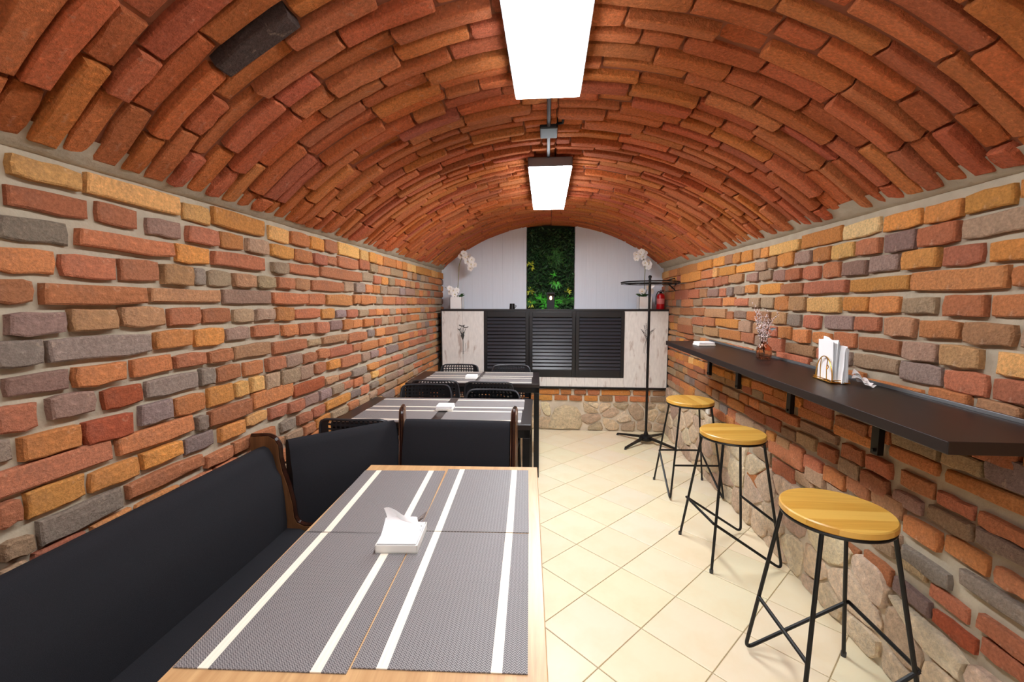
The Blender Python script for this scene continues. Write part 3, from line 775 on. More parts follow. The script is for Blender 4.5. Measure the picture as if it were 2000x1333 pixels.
# ================================================================ CORNER BENCH
bench = thing('corner_bench', 'upholstered charcoal corner bench with dark wood dividers round the oak table', 'bench', (0, 0, 0))
def cushion(name, quad_bot, z0, z1, bev=.012):
    mb = MB(); bm = bmesh.new()
    b = [bm.verts.new((x, y, z0)) for x, y in quad_bot]; tt = [bm.verts.new((x, y, z1)) for x, y in quad_bot]
    n = len(b); bm.faces.new(b[::-1]); bm.faces.new(tt)
    for i in range(n): bm.faces.new((b[i], b[(i+1) % n], tt[(i+1) % n], tt[i]))
    bmesh.ops.recalc_face_normals(bm, faces=bm.faces[:])
    bmesh.ops.bevel(bm, geom=bm.edges[:], offset=bev, segments=3, affect='EDGES', profile=.5)
    me = bpy.data.meshes.new(name); bm.to_mesh(me); bm.free(); me.materials.append(M['fabric'])
    me.polygons.foreach_set('use_smooth', [True]*len(me.polygons))
    return link(name, me, bench)
def backrest(p, q, nrm, ztop=.815, zbot=.44, lean=.055, th=.06):
    """padded back from p to q (front bottom line), leaning away from nrm"""
    p = Vector((p[0], p[1], 0)); q = Vector((q[0], q[1], 0)); n = Vector((nrm[0], nrm[1], 0)).normalized()
    prof = [(0, zbot), (.004, zbot+.06), (-.002, zbot+.16), (-.012, zbot+.24), (-.03, ztop-.09), (-lean+.012, ztop-.035), (-lean-.004, ztop-.008), (-lean-.022, ztop), (-lean-.045, ztop-.006), (-lean-.06, ztop-.03), (-th-.05, zbot)]
    mb = MB(); N = 16; m = len(prof); vs = []
    for i in range(N+1):
        e = p.lerp(q, i/N); pinch = .006*max(0, 1-min(i, N-i)/1.2)
        for (d, z_) in prof: vs.append(e+n*(d-pinch)+Vector((0, 0, z_-pinch*.5)))
    fs = [(i*m+j, i*m+(j+1) % m, (i+1)*m+(j+1) % m, (i+1)*m+j) for i in range(N) for j in range(m)]
    fs += [tuple(range(m)), tuple(range(N*m+m-1, N*m-1, -1))]
    mb.add(vs, fs); part('backrest', mb, M['fabric'], bench, smooth=True)
SZ = .462
cushion('seat', [(-1.10, -.35), (-.62, -.35), (-.62, 1.40), (-.985, 1.60), (-1.10, 1.60)], .36, SZ)
cushion('seat', [(-.99, 1.605), (-.615, 1.405), (-.60, 1.50), (-.66, 1.94), (-.70, 1.92)], .36, SZ)
cushion('seat', [(-.66, 1.50), (-.16, 1.50), (-.16, 1.94), (-.66, 1.94)], .36, SZ)
backrest((-1.035, -.35), (-1.035, 1.588), (1, 0), ztop=.803)
backrest((-1.015, 1.612), (-.678, 1.940), (1, -1), ztop=.805)
backrest((-.672, 1.90), (-.168, 1.90), (0, -1), ztop=.818)
# dark wooden dividers: S-curved boards
def divider(p, d, scale=1, ztop=.86, th=.026, name='side_panel', reach=.36):
    """p: foot of the back line, d: unit vector pointing from back to seat front"""
    d = Vector((d[0], d[1], 0)).normalized(); nrm = Vector((-d.y, d.x, 0))
    prof = [(-.125, 0), (-.135, ztop), (-.06, ztop+.004), (-.035, ztop-.008), (-.02, ztop-.035), (-.018, ztop-.085), (-.008, ztop-.14), (.012, ztop-.20), (.028, ztop-.27), (.034, ztop-.33), (.045, ztop-.352), (.075, ztop-.365), (reach*.5, ztop-.362), (reach, ztop-.372), (reach, 0)]
    pts = [Vector((p[0], p[1], 0))+d*a+Vector((0, 0, z_)) for a, z_ in prof]
    mb = MB(); mb.prism(pts, nrm, -th/2, th/2)
    o = part(name, mb, M['walnut'], bench)
    mb = MB(); mb.tube(fillet(pts[1:13], .01, 2), th*.42, 6); e = part('edge_trim', mb, M['walnut_dark'], o)
    return o
M['walnut_dark'] = plain('glossy dark edge', srgb(42, 22, 16), .18)
divider((-1.045, 1.606), (1, 0), ztop=.835)
divider((-.682, 1.945), (.25, -1), ztop=.855, reach=.12)
divider((-.150, 1.925), (0, -1), ztop=.86)
mb = MB(); mb.box(-1.14, -.70, -.35, 1.55, 0, .36); mb.box(-.64, -.18, 1.58, 1.98, 0, .36); part('base', mb, M['walnut'], bench)

# bench stool tucked under the right side of the oak table
t = thing('bench_stool', 'charcoal upholstered bench stool tucked under the right edge of the oak table', 'bench', (-.12, .86, 0), math.radians(5))
mb = MB(); mb.box(-.14, .14, -.42, .37, .39, .455, .025); part('seat', mb, M['fabric'], t, smooth=True)
for sx in (-1, 1):
    for sy in (-.36, .31):
        mb = MB(); mb.box(sx*.10-.018, sx*.10+.018, sy-.018, sy+.018, 0, .395, .003); part('leg', mb, M['walnut'], t)

# ================================================================ BLACK TABLES
def black_table(cx, cy, w_, d, label, rz=0):
    t = thing('dining_table', label, 'table', (cx, cy, 0), rz)
    mb = MB(); mb.box(-w_/2, w_/2, -d/2, d/2, .722, .75, .002); part('tabletop', mb, M['table_black'], t)
    mb = MB(); a, b = w_/2-.004, d/2-.004
    mb.box(-a, a, -b, -b+.03, .68, .722); mb.box(-a, a, b-.03, b, .68, .722); mb.box(-a, -a+.03, -b, b, .68, .722); mb.box(a-.03, a, -b, b, .68, .722)
    part('apron', mb, M['black_metal'], t)
    for sx in (-1, 1):
        for sy in (-1, 1):
            mb = MB(); mb.box(sx*(a-.02)-.02, sx*(a-.02)+.02, sy*(b-.02)-.02, sy*(b-.02)+.02, 0, .68, .002); part('leg', mb, M['black_metal'], t)
    return t
black_table(-.606, 2.452, 1.05, .615, 'black table directly behind the corner bench, with two striped placemats', math.radians(1))
black_table(-.588, 3.59, 1.06, .60, 'black table at the back by the shuttered cabinet, with two striped placemats', math.radians(1.5))
for (xa, xb, ys_, where) in ((-.83, -.348, (2.295, 2.583), 'middle'), (-.79, -.332, (3.435, 3.722), 'rearmost')):
    for x_, side_ in ((xa, 'left'), (xb, 'right')):
        for y_, dep in zip(ys_, ('near', 'far')):
            placemat(x_, y_+(.012 if side_ == 'right' else 0), math.radians(1.5), 'striped grey placemat, %s %s one of four on the %s black table' % (dep, side_, where), 'placemats on the %s black table' % where, .43, .284)
closed_box(-.588, 2.44, .7526, .05, 'white napkin box between the mats on the middle black table')
closed_box(-.62, 3.51, .7526, .02, 'white napkin box between the mats on the rearmost black table')

# ================================================================ PERFORATED CHAIRS
def perf_panel(w_, h, nx, ny, hole, mpf, rad):
    """panel with a grid of square holes; mpf(x, z) -> point; returns mesh builder (two-sided shell)"""
    xs = [0]; px = w_/nx; pz = h/ny
    us = [-w_/2]; 
    for i in range(nx):
        c = -w_/2+(i+.5)*px; us += [c-hole/2, c+hole/2]
    us.append(w_/2)
    vs_ = [0]
    for j in range(ny):
        c = (j+.5)*pz; vs_ += [c-hole/2, c+hole/2]
    vs_.append(h)
    def shape(u, v):   # round the top corners
        tt = max(0, (v-(h-rad))/rad); k = 1-(1-math.sqrt(max(0, 1-tt*tt)))*rad/(w_/2)
        return u*k
    bm = bmesh.new(); G_ = [[bm.verts.new(mpf(shape(u, v), v)) for u in us] for v in vs_]
    for j in range(len(vs_)-1):
        for i in range(len(us)-1):
            if i % 2 == 1 and j % 2 == 1 and abs(us[i]) < w_/2-.03 and not (vs_[j] > h-rad and abs(us[i]) > w_/2-rad): continue
            bm.faces.new((G_[j][i], G_[j][i+1], G_[j+1][i+1], G_[j+1][i]))
    bmesh.ops.solidify(bm, geom=bm.faces[:], thickness=.005)
    return bm
def bm_obj(name, bm, mat, parent, smooth=False):
    me = bpy.data.meshes.new(name); bm.to_mesh(me); bm.free(); me.materials.append(mat)
    if smooth: me.polygons.foreach_set('use_smooth', [True]*len(me.polygons))
    return link(name, me, parent)
def make_chair():
    t = thing('dining_chair', 'x', 'chair')
    curve = lambda x: .05*(x/.19)**2
    bm_obj('backrest', perf_panel(.37, .30, 15, 12, .0145, lambda x, z_: (x, -.20+curve(x)*.6-.10*z_, .485+z_), .032), M['plastic'], t)
    bm_obj('seat', perf_panel(.38, .38, 14, 14, .0125, lambda x, v: (x, .19-v, .445+.012*(x/.19)**2+.03*max(0, (v-.3)/.08)**2), .05), M['plastic'], t)
    mb = MB()
    out = []
    for i in range(25):
        a = PI*i/24; c_, s_ = math.cos(a), math.sin(a)
        x = .185*(abs(c_)**.22)*(1 if c_ > 0 else -1); z_ = .30*(s_**.22)
        out.append((x, -.20+curve(x)*.6-.10*z_, .487+z_))
    mb.tube(out, .007, 6); part('back_rim', mb, M['plastic'], t, smooth=True)
    for sx in (-1, 1):
        mb = MB(); mb.tube(fillet([(sx*.17, .17, .44), (sx*.19, .21, 0)], .01), .011, 8); part('leg', mb, M['black_metal'], t, smooth=True)
        mb = MB(); mb.tube(fillet([(sx*.185, -.175, .56), (sx*.18, -.165, .44), (sx*.19, -.22, 0)], .03), .011, 8); part('leg', mb, M['black_metal'], t, smooth=True)
    return t
ch0 = make_chair(); ch_used = False
def chair(x, y, rz, label):
    global ch_used
    o = ch0 if not ch_used else copy_tree(ch0); ch_used = True
    o.location = (x, y, 0); o.rotation_euler = (0, 0, rz); o['label'] = label; o['category'] = 'chair'; o['group'] = 'black perforated chairs at the black tables'
for a in (
    (-.855, 2.80, PI+.04, 'black perforated chair on the far side of the middle table, nearest the left wall'),
    (-.365, 2.645, PI-.03, 'black perforated chair on the far side of the middle table, nearest the aisle'),
    (-.975, 2.27, .03, 'black perforated chair on the bench side of the middle table, by the left wall'),
    (-.49, 2.265, -.02, 'black perforated chair directly behind the corner bench back, its rim just showing'),
    (-.85, 3.405, .0, 'black perforated chair on the near side of the rearmost table, by the left wall'),
    (-.43, 3.37, .0, 'black perforated chair on the near side of the rearmost table, towards the aisle'),
    (-.835, 3.86, PI, 'black perforated chair in front of the left white cabinet panel'),
    (-.335, 3.86, PI, 'black perforated chair in front of the left black shutter')):
    chair(*a)

# ================================================================ BAR STOOLS
def make_stool():
    t = thing('bar_stool', 'x', 'stool')
    r = .163
    mb = MB(); mb.lathe([(0, .655), (r-.004, .655), (r, .659), (r, .676), (r-.004, .680), (0, .680)], 64); o = part('seat', mb, M['seat_wood'], t, smooth=True)
    mb = MB(); mb.tube([( (r-.008)*math.cos(a*PI/24), (r-.008)*math.sin(a*PI/24), .649) for a in range(48)], .0065, 8, closed=True); part('seat_ring', mb, M['black_metal'], t, smooth=True)
    mb = MB(); mb.box(-r+.01, r-.01, -.012, .012, .6495, .655); mb.box(-.012, .012, -r+.01, r-.01, .6495, .655); part('seat_support', mb, M['black_metal'], t)
    top = .108; bot = .185; zt = .650; R_ = .0070; mz = .245
    P = lambda sx, sy, z_: Vector((sx*(bot+(top-bot)*z_/zt), sy*(bot+(top-bot)*z_/zt), z_))
    for sy in (1, -1):
        mb = MB(); mb.tube([P(1, sy, zt), P(1, sy, .012)], R_, 8); l = part('leg', mb, M['black_metal'], t, smooth=True)
        e = P(1, sy, 0); mb = MB(); mb.lathe([(0, 0), (.009, 0), (.0095, .018), (.0, .02)], 12, e.x, e.y, 0); part('foot_cap', mb, M['plastic'], l, smooth=True)
    zf = .0068
    for sy in (1, -1):
        mb = MB(); f_ = P(-1, sy, zf)
        mb.tube(fillet([P(-1, sy, zt), f_, P(1, sy, mz)+Vector((.012, 0, 0))], .040, 8), R_, 8); part('leg', mb, M['black_metal'], t, smooth=True)
    mb = MB(); mb.tube([P(1, 1, mz)+Vector((.012, 0, 0)), P(1, -1, mz)+Vector((.012, 0, 0))], R_, 8); part('footrest', mb, M['black_metal'], t, smooth=True)
    mb = MB(); mb.tube([P(-1, 1, mz), P(-1, -1, mz)], R_, 8); part('footrest', mb, M['black_metal'], t, smooth=True)
    return t
s0 = make_stool()
for i, (x, y, rz, lab) in enumerate(((.974, 1.478, math.radians(0), 'wooden topped wire bar stool nearest the camera, bottom right'),
                                     (1.006, 2.367, math.radians(187), 'wooden topped wire bar stool in the middle of the row of three'),
                                     (1.040, 3.165, math.radians(93), 'wooden topped wire bar stool farthest back, near the stand and the white cabinet panel'))):
    o = s0 if i == 0 else copy_tree(s0)
    o.location = (x, y, 0); o.rotation_euler = (0, 0, rz); o['label'] = lab; o['category'] = 'stool'; o['group'] = 'bar stools along the wall shelf'

# ================================================================ WALL SHELF
shelf = thing('wall_shelf', 'long dark brown bar shelf fixed along the right brick wall', 'shelf', (0, 1.05, 1.0455))
shelf.rotation_euler = (.0162, 0, 0)
mb = MB(); mb.box(.928, 1.268, 0, 2.38, -.032, 0, .002); part('board', mb, M['shelf_wood'], shelf)
mb = MB(); mb.box(1.254, 1.268, 0, 2.38, -.002, .010); part('wall_trim', mb, M['shelf_wood'], shelf)
mb = MB(); mb.box(1.252, 1.256, 0, 2.38, -.0, .012, .001); part('metal_strip', mb, M['grey_steel'], shelf)
for yb in (1.70, 2.29, 2.90, 3.46-.06):
    mb = MB(); yy = yb-1.05
    mb.box(1.246, 1.268, yy-.018, yy+.018, -.262, -.032); mb.box(1.00, 1.265, yy-.018, yy+.018, -.048, -.032)
    mb.box(1.238, 1.247, yy-.006, yy+.006, -.25, -.24); part('bracket', mb, M['black_metal'], shelf)
def shz(y): return 1.0455+(y-1.05)*.0162
closed_box(1.10, 3.10, shz(3.10)+.0005, .05, 'white napkin box lying on the far end of the wall shelf', .115, .11, .026)

# amber vase with blossom twigs
vx, vy = 1.175, 2.42
t = thing('vase', 'small ribbed amber glass vase with blossom twigs on the wall shelf', 'vase', (vx, vy, shz(vy)))
mb = MB()
prof = [(0, .001), (.030, .001), (.036, .006), (.037, .05), (.034, .066), (.018, .080), (.015, .092), (.018, .096), (.0155, .094), (.0125, .090), (.015, .079), (.031, .062), (.034, .048), (.033, .010), (0, .006)]
vs = []; n = 40; m_ = len(prof)
for k in range(n):
    a = 2*PI*k/n; q = 1+.035*math.cos(a*14)
    for r, z_ in prof: vs.append((r*q*math.cos(a), r*q*math.sin(a), z_))
mb.add(vs, [(k*m_+i, ((k+1) % n)*m_+i, ((k+1) % n)*m_+i+1, k*m_+i+1) for k in range(n) for i in range(m_-1)])
part('glass_body', mb, M['amber_glass'], t, smooth=True)
tr = random.Random(3)
blos = MB()
tw = MB()
def twig(p, d, l, depth=0):
    pts = [Vector(p)]
    d = Vector(d).normalized()
    for i in range(7):
        d = (d+Vector((tr.uniform(-.16, .16), tr.uniform(-.2, .2), tr.uniform(-.1, .16)))).normalized(); pts.append(pts[-1]+d*l/7)
        if depth == 0 and i > 1 and tr.random() < .7: twig(pts[-1], d+Vector((tr.uniform(-.6, .6), tr.uniform(-.7, .7), .1)), l*.35, 1)
        if i > 0:
            for _ in range(2):
                c = pts[-1]+Vector((tr.uniform(-1, 1), tr.uniform(-1, 1), tr.uniform(-1, 1)))*.008
                r = tr.uniform(.0022, .0042)
                blos.add([c+Vector(o_)*r for o_ in ((1, 0, 0), (0, 1, 0), (-1, 0, 0), (0, -1, 0), (0, 0, 1.2), (0, 0, -1.2))],
                         [(0, 1, 4), (1, 2, 4), (2, 3, 4), (3, 0, 4), (1, 0, 5), (2, 1, 5), (3, 2, 5), (0, 3, 5)])
    tw.tube(pts, [.0014*(1-i/9) for i in range(len(pts))], 5)
for d in ((-.10, .20, 1), (-.06, .12, 1), (-.12, .30, 1), (-.02, .02, 1.1), (-.1, .38, .95), (.05, -.14, 1), (-.08, .08, 1), (-.04, .16, 1)):
    twig((0, 0, .02), d, tr.uniform(.17, .25))
part('twig', tw, M['twig'], t, kind='stuff'); part('blossom', blos, M['blossom'], t, kind='stuff')
mb = MB(); mb.add([(0.0, -.04, .165), (.012, -.05, .175), (.02, -.075, .172), (.008, -.062, .160)], [(0, 1, 2, 3), (3, 2, 1, 0)]); part('dark_leaf', mb, M['black_metal'], t)

# brass napkin holder
hx, hy = 1.135, 1.80
t = thing('napkin_holder', 'arched brass wire napkin holder on the wall shelf', 'napkin holder', (hx, hy, shz(hy)), math.radians(-6))
Rg = .0022
for s in (-1, 1):
    arc = [(s*.026, .062*math.cos(PI*i/20), .012+.088*math.sin(PI*i/20)) for i in range(21)]
    mb = MB(); mb.tube([(s*.026, .062, .004)]+arc+[(s*.026, -.062, .004)], Rg, 6)
    for yy, hh in ((.025, .084), (-.022, .086)): mb.tube([(s*.026, yy, .004), (s*.026, yy+.004, hh*.6), (s*.026, yy, hh+.006)], Rg*.8, 6)
    mb.tube([(s*.026, -.022, .05), (s*.026, -.032, .06), (s*.026, -.024, .068)], Rg*.8, 5)
    part('wire_arch', mb, M['gold'], t, smooth=True)
mb = MB(); mb.tube([(-.032, -.068, .004), (.032, -.068, .004), (.032, .068, .004), (-.032, .068, .004)], Rg*1.3, 6, closed=True)
mb.tube([(-.032, -.066, .012), (.032, -.066, .012), (.032, .066, .012), (-.032, .066, .012)], Rg*.8, 6, closed=True)
mb.box(-.03, .03, -.066, .066, .002, .0035); part('base', mb, M['gold'], t)
nr = random.Random(9)
for k in range(9):
    x_ = -.019+k*.0047; top_ = nr.uniform(.15, .165) if k < 5 else nr.uniform(.125, .145); sh = (0.012 if k < 5 else -.018)+nr.uniform(-.004, .004)
    o = MB(); 
    P0 = lambda s_, q_: (x_+.002*math.sin(q_*4+k), -.055+.11*s_+sh, .0045+q_*(top_+(.006 if s_ > .5 else 0)*1)+.003*math.sin(s_*5+k))
    quad_grid(o, P0, 6, 6); quad_grid(o, lambda s_, q_: (lambda p: (p[0]+.0022, p[1], p[2]-.001))(P0(s_, q_)), 6, 6)
    ob = part('paper_napkin', o, M['paper'], None, smooth=True)
    ob.location = (hx, hy, shz(hy)); ob.rotation_euler = (0, 0, math.radians(-6))
    tag(ob, 'tall white paper napkin at the front of the brass holder' if k < 5 else 'shorter white paper napkin behind the tall ones in the brass holder', 'napkin', 'napkins in the brass holder, front' if k < 5 else 'napkins in the brass holder, back')
mb = MB()
quad_grid(mb, lambda s_, q_: (.0+.03*s_+.012*math.sin(q_*5), -.01-.07*q_, .008+.045*(1-q_)**1.2*(.6+.4*math.sin(s_*5+q_*3))+.006*math.sin(q_*8+s_*6)), 10, 12)
quad_grid(mb, lambda s_, q_: (.0+.034*s_+.012*math.sin(q_*5), -.01-.078*q_, .003+.03*(1-q_)**1.2*(.6+.4*math.sin(s_*5+q_*3))+.004*math.sin(q_*8+s_*6)), 10, 12)
ob = part('crumpled_napkin', mb, M['clear_plastic_white'] if 'clear_plastic_white' in M else M['paper'], None, smooth=True, loc=(hx+.035, hy-.05, shz(hy)), rot=(0, 0, .3))
tag(ob, 'crumpled napkin wrapper lying beside the brass holder on the shelf', 'napkin')

# small white socket low on the right wall
mb = MB(); mb.box(-.008, .008, -.03, .03, -.03, .06, .004)
ob = part('cable_socket', mb, M['white_plastic'], None, loc=(1.262, 3.42, .545)); tag(ob, 'small white socket on the right wall behind the farthest stool', 'socket')

# ================================================================ BACK CABINET
CYF = 4.60
cab = thing('wall_cabinet', 'low cabinet with three black louvred shutters between white distressed panels', 'cabinet', (0, CYF, 0))
fx = lambda px, y=CYF: (px-1068)/840*y*1.0
X0, X1 = -1.148, 1.278
TOP, BOT = 1.318, .478
mb = MB()
mb.box(X0, X1, 0, .335, TOP-.022, TOP, .002); part('top_board', mb, M['black_wood'], cab)
mb = MB(); mb.box(X0, X0+.012, 0, .33, BOT, TOP-.022); mb.box(X1-.012, X1, 0, .33, BOT, TOP-.022); mb.box(X0, X1, 0, .33, BOT-.004, BOT+.010); mb.box(X0, X1, .318, .333, BOT, TOP-.02)
part('frame', mb, M['black_wood'], cab)
SX0, SX1, SZB = -.675, .815, .588
def panel(name, a, b, z0, z1, mat, y0=.002, th=.016, n=1):
    out = []
    for k in range(n):
        mb = MB(); u, v = a+(b-a)*k/n, a+(b-a)*(k+1)/n
        mb.box(u+.0006, v-.0006, y0, y0+th, z0, z1, .0015); out.append(part(name, mb, mat, cab))
    return out
pl = panel('white_board', X0+.012, SX0, BOT+.01, TOP-.022, M['distressed'], n=2)
prr = panel('white_board', SX1, X1-.012, BOT+.01, TOP-.022, M['distressed'], n=2)
panel('skirting_board', SX0, SX1, BOT+.01, SZB, M['distressed'], n=11)
mb = MB()
Z1, Z0 = TOP-.022, SZB
mb.box(SX0, SX1, .001, .02, Z1-.055, Z1); mb.box(SX0, SX1, .001, .02, Z0, Z0+.075)
for a, b in ((952, 1026), (1041, 1116), (1131, 1207)): pass
doors = [((945-1068)/840*4.62, (1034-1068)/840*4.62), ((1034-1068)/840*4.62, (1124-1068)/840*4.62), ((1124-1068)/840*4.62, (1217-1068)/840*4.62)]
part('shutter_frame', mb, M['black_wood'], cab)
dr = []
for di, (a, b) in enumerate(doors):
    a += .002; b -= .002
    mb = MB(); s_ = .036
    mb.box(a, a+s_, -.006, .018, Z0+.004, Z1-.006, .002); mb.box(b-s_, b, -.006, .018, Z0+.004, Z1-.006, .002)
    mb.box(a+s_, b-s_, -.004, .016, Z1-.062, Z1-.006, .002); mb.box(a+s_, b-s_, -.004, .016, Z0+.004, Z0+.082, .002)
    d_ = part('shutter_door', mb, M['black_wood'], cab)
    mb = MB(); mb.box(a+s_, b-s_, .017, .019, Z0+.08, Z1-.06); part('backing', mb, M['black_wood'], d_)
    N = 15; zz0 = Z0+.082; zz1 = Z1-.062; hgt = (zz1-zz0)/N
    for k in range(N):
        zc = zz0+(k+.5)*hgt; mb = MB()
        th_ = math.radians(44 if di != 1 else 47)
        c_, q_ = math.cos(th_), math.sin(th_); hw = hgt*.62
        pr_ = [(-.5*hw*c_*1.0, -.9*hw*q_), (-.5*hw*c_+.004, -.9*hw*q_-.003), (.7*hw*c_+.004, .9*hw*q_-.003), (.7*hw*c_, .9*hw*q_)]
        mb.prism([(a+s_, .006+p[0], zc+p[1]) for p in pr_], (1, 0, 0), 0, (b-s_)-(a+s_)); part('slat', mb, M['shutter_slat'], d_)
# painted flower decals on the white panels
def decal(parent, cx, cz, kind):
    mb = MB()
    y_ = .0008
    def st(pts, r): mb.tube([(cx+p[0], y_, cz+p[1]) for p in pts], r, 4)
    if kind == 0:
        st([(0, -.19), (.002, -.08), (.0, 0)], .0035)
        for (dx, dz) in ((-.03, .10), (-.012, .12), (.01, .12), (.028, .085), (-.04, .08)):
            st([(0, -.03), (dx*.5, dz*.45), (dx, dz)], .003)
        for (dx, dz, w_) in ((-.01, .125, .03), (.03, .108, .03), (-.042, .085, .014)):
            st([(dx-w_, dz+.002), (dx, dz-.010), (dx+w_, dz)], .005)
        st([(-.03, -.07), (-.03, -.16), (.026, -.16), (.026, -.07)], .0012)
        for (dx, dz) in ((-.018, .02), (.014, .02), (-.012, .04), (.012, .05)): st([(0, -.03), (dx, dz)], .006)
    else:
        for (dx, dz) in ((-.06, .06), (-.03, .10), (.02, .10), (.05, .05), (.075, .065), (-.01, .12)):
            st([(0, -.05), (dx*.6, dz*.4), (dx, dz)], .0016)
            for q in (.5, .7, .85, 1.0): st([(dx*q-.008, dz*q+.006), (dx*q, dz*q), (dx*q+.008, dz*q+.006)], .0016)
        for dx in (-.035, -.02, .0): st([(0, -.04), (dx*.7, -.1), (dx, -.19)], .0014)
        for k in range(5): st([(-.05+k*.009, .04-k*.014), (-.036+k*.009, .046-k*.014)], .004)
    return part('painted_flower', mb, M['ink'], parent)
M['ink'] = plain('dark ink drawing', srgb(60, 60, 58), .8)
decal(cab, -.905, 1.02, 0); decal(cab, 1.05, 1.045, 1)

# things on the cabinet
def pot(cx, cz=TOP, s=.132, cy=4.70):
    mb = MB(); h = s/2
    mb.box(-h, h, -h, h, 0, .004); 
    for a in (-1, 1): mb.box(a*h-.004*(a > 0), a*h+.004*(a < 0), -h, h, 0, s); mb.box(-h, h, a*h-.004*(a > 0), a*h+.004*(a < 0), 0, s)
    mb.box(-h+.004, h-.004, -h+.004, h-.004, s-.02, s-.012)
    return mb
def flower_mesh():
    mb = MB()
    for k in range(5):
        a = 2*PI*k/5+PI/2; w_ = .017 if k in (1, 4) else .011; l = .030
        pts = []
        d = Vector((math.cos(a), 0, math.sin(a))); q = Vector((-math.sin(a), 0, math.cos(a)))
        vs = [Vector((0, 0, 0)), d*l*.4+q*w_*.8, d*l*.8+q*w_, d*l, d*l*.8-q*w_, d*l*.4-q*w_*.8]
        for i, v in enumerate(vs): v.y = -.006*math.sin(v.length/l*2)
        vs2 = [v+Vector((0, .0012, 0)) for v in vs]
        mb.add(vs, [(0, 1, 2, 3, 4, 5)]); mb.add(vs2, [(5, 4, 3, 2, 1, 0)])
    return mb.mesh('flower', M['petal'])
FM = flower_mesh()
hm = MB(); hm.lathe([(0, -.004), (.005, 0), (0, .004)], 8); HM = hm.mesh('flower_heart', M['petal_mid'])
def orchid(cx, lab, stems, leaves, seed, flip=1):
    t = thing('potted_orchid', lab, 'plant', (cx, 4.70, TOP))
    part('pot', pot(0), M['ceramic'], t); rg = random.Random(seed)
    mb = MB(); mb.box(-.06, .06, -.06, .06, .112, .122); part('soil', mb, M['soil'], t)
    for pts, fl in stems:
        mb = MB(); mb.tube(fillet(pts, .05, 6), .0035, 6); part('stem', mb, M['stem'], t, smooth=True)
        for f in fl:
            o = link('flower', FM, t, f, (rg.uniform(-.5, .4), rg.uniform(-.5, .5), rg.uniform(-.7, .7))); o.scale = (rg.uniform(1.1, 1.35),)*3
            link('flower_heart', HM, o, (0, -.006, 0))
    for k in range(leaves):
        a = rg.uniform(0, 2*PI); l = rg.uniform(.05, .085); mb = MB(); d = Vector((math.cos(a), math.sin(a)*.6, 0)); q = Vector((-d.y, d.x, 0)).normalized()*.011
        b = Vector((rg.uniform(-.03, .03), rg.uniform(-.03, .03), .12)); m1 = b+d*l*.5+Vector((0, 0, l*.6)); e = b+d*l+Vector((0, 0, l*.62))
        mb.add([b-q*.4, b+q*.4, m1+q, e, m1-q], [(0, 1, 2, 3, 4), (4, 3, 2, 1, 0)]); part('leaf', mb, M['leaf'], t)
    return t
orchid(-.985, 'white orchid arching right from a white square pot by the left wall',
       [([(0, 0, .12), (.012, 0, .28), (.03, -.01, .50), (.09, -.02, .60), (.20, -.03, .50)],
         [(.05, -.02, .575), (.085, -.03, .60), (.10, -.03, .56), (.135, -.03, .565), (.12, -.03, .515), (.17, -.04, .53), (.165, -.04, .485), (.20, -.04, .475), (.155, -.03, .445)]),
        ([(0, 0, .12), (-.03, -.01, .19), (-.08, -.02, .21), (-.13, -.02, .24)], [(-.04, -.03, .20), (-.02, -.04, .16), (-.075, -.03, .225), (-.06, -.03, .18), (.0, -.02, .205)])], 12, 4)
orchid(1.035, 'white orchid in a white square pot on the right, behind the tall stand',
       [([(0, 0, .12), (-.002, 0, .3), (.0, -.01, .45), (-.03, -.02, .56), (-.10, -.03, .60)],
         [(.03, -.03, .47), (.025, -.03, .505), (-.005, -.03, .485), (.03, -.02, .44), (-.03, -.03, .545), (-.06, -.03, .575), (-.02, -.03, .585), (-.10, -.03, .57), (-.095, -.03, .535), (-.045, -.03, .60)]),
        ([(0, 0, .12), (.02, -.01, .2), (.05, -.02, .25)], [(.03, -.03, .235), (.06, -.03, .25), (.055, -.03, .19), (-.03, -.03, .19)])], 12, 8)
t = thing('candle_cup', 'small black candle cup on the cabinet top left of the green niche', 'cup', (-.375, 4.68, TOP))
mb = MB(); mb.lathe([(0, .001), (.030, .001), (.026, .06), (.023, .06), (.026, .006), (0, .006)], 20); part('cup', mb, M['black_metal'], t, smooth=True)
mb = MB(); mb.tube([(.03, 0, .045), (.045, 0, .035), (.032, 0, .015)], .004, 6); part('handle', mb, M['black_metal'], t)
# fire extinguisher
t = thing('fire_extinguisher', 'red fire extinguisher standing on the cabinet in the right corner', 'extinguisher', (1.205, 4.70, TOP))
mb = MB(); mb.lathe([(0, 0), (.040, 0), (.042, .006), (.042, .135), (.036, .155), (.018, .166), (.014, .168), (0, .168)], 28); part('cylinder', mb, M['red'], t, smooth=True)
mb = MB(); mb.lathe([(.0425, .055), (.0428, .056), (.0428, .11), (.0425, .111)], 28); part('label_band', mb, plain('pale label', srgb(215, 120, 120), .5), t)
mb = MB(); mb.lathe([(0, .165), (.014, .165), (.014, .185), (0, .186)], 12); mb.box(-.010, .034, -.006, .006, .195, .203); mb.box(-.008, .030, -.006, .006, .184, .190); part('valve', mb, M['black_metal'], t)
mb = MB(); mb.tube(fillet([(.0, 0, .178), (-.03, -.01, .19), (-.052, -.01, .14), (-.050, -.01, .05)], .03), .005, 6); part('hose', mb, M['black_metal'], t, smooth=True)

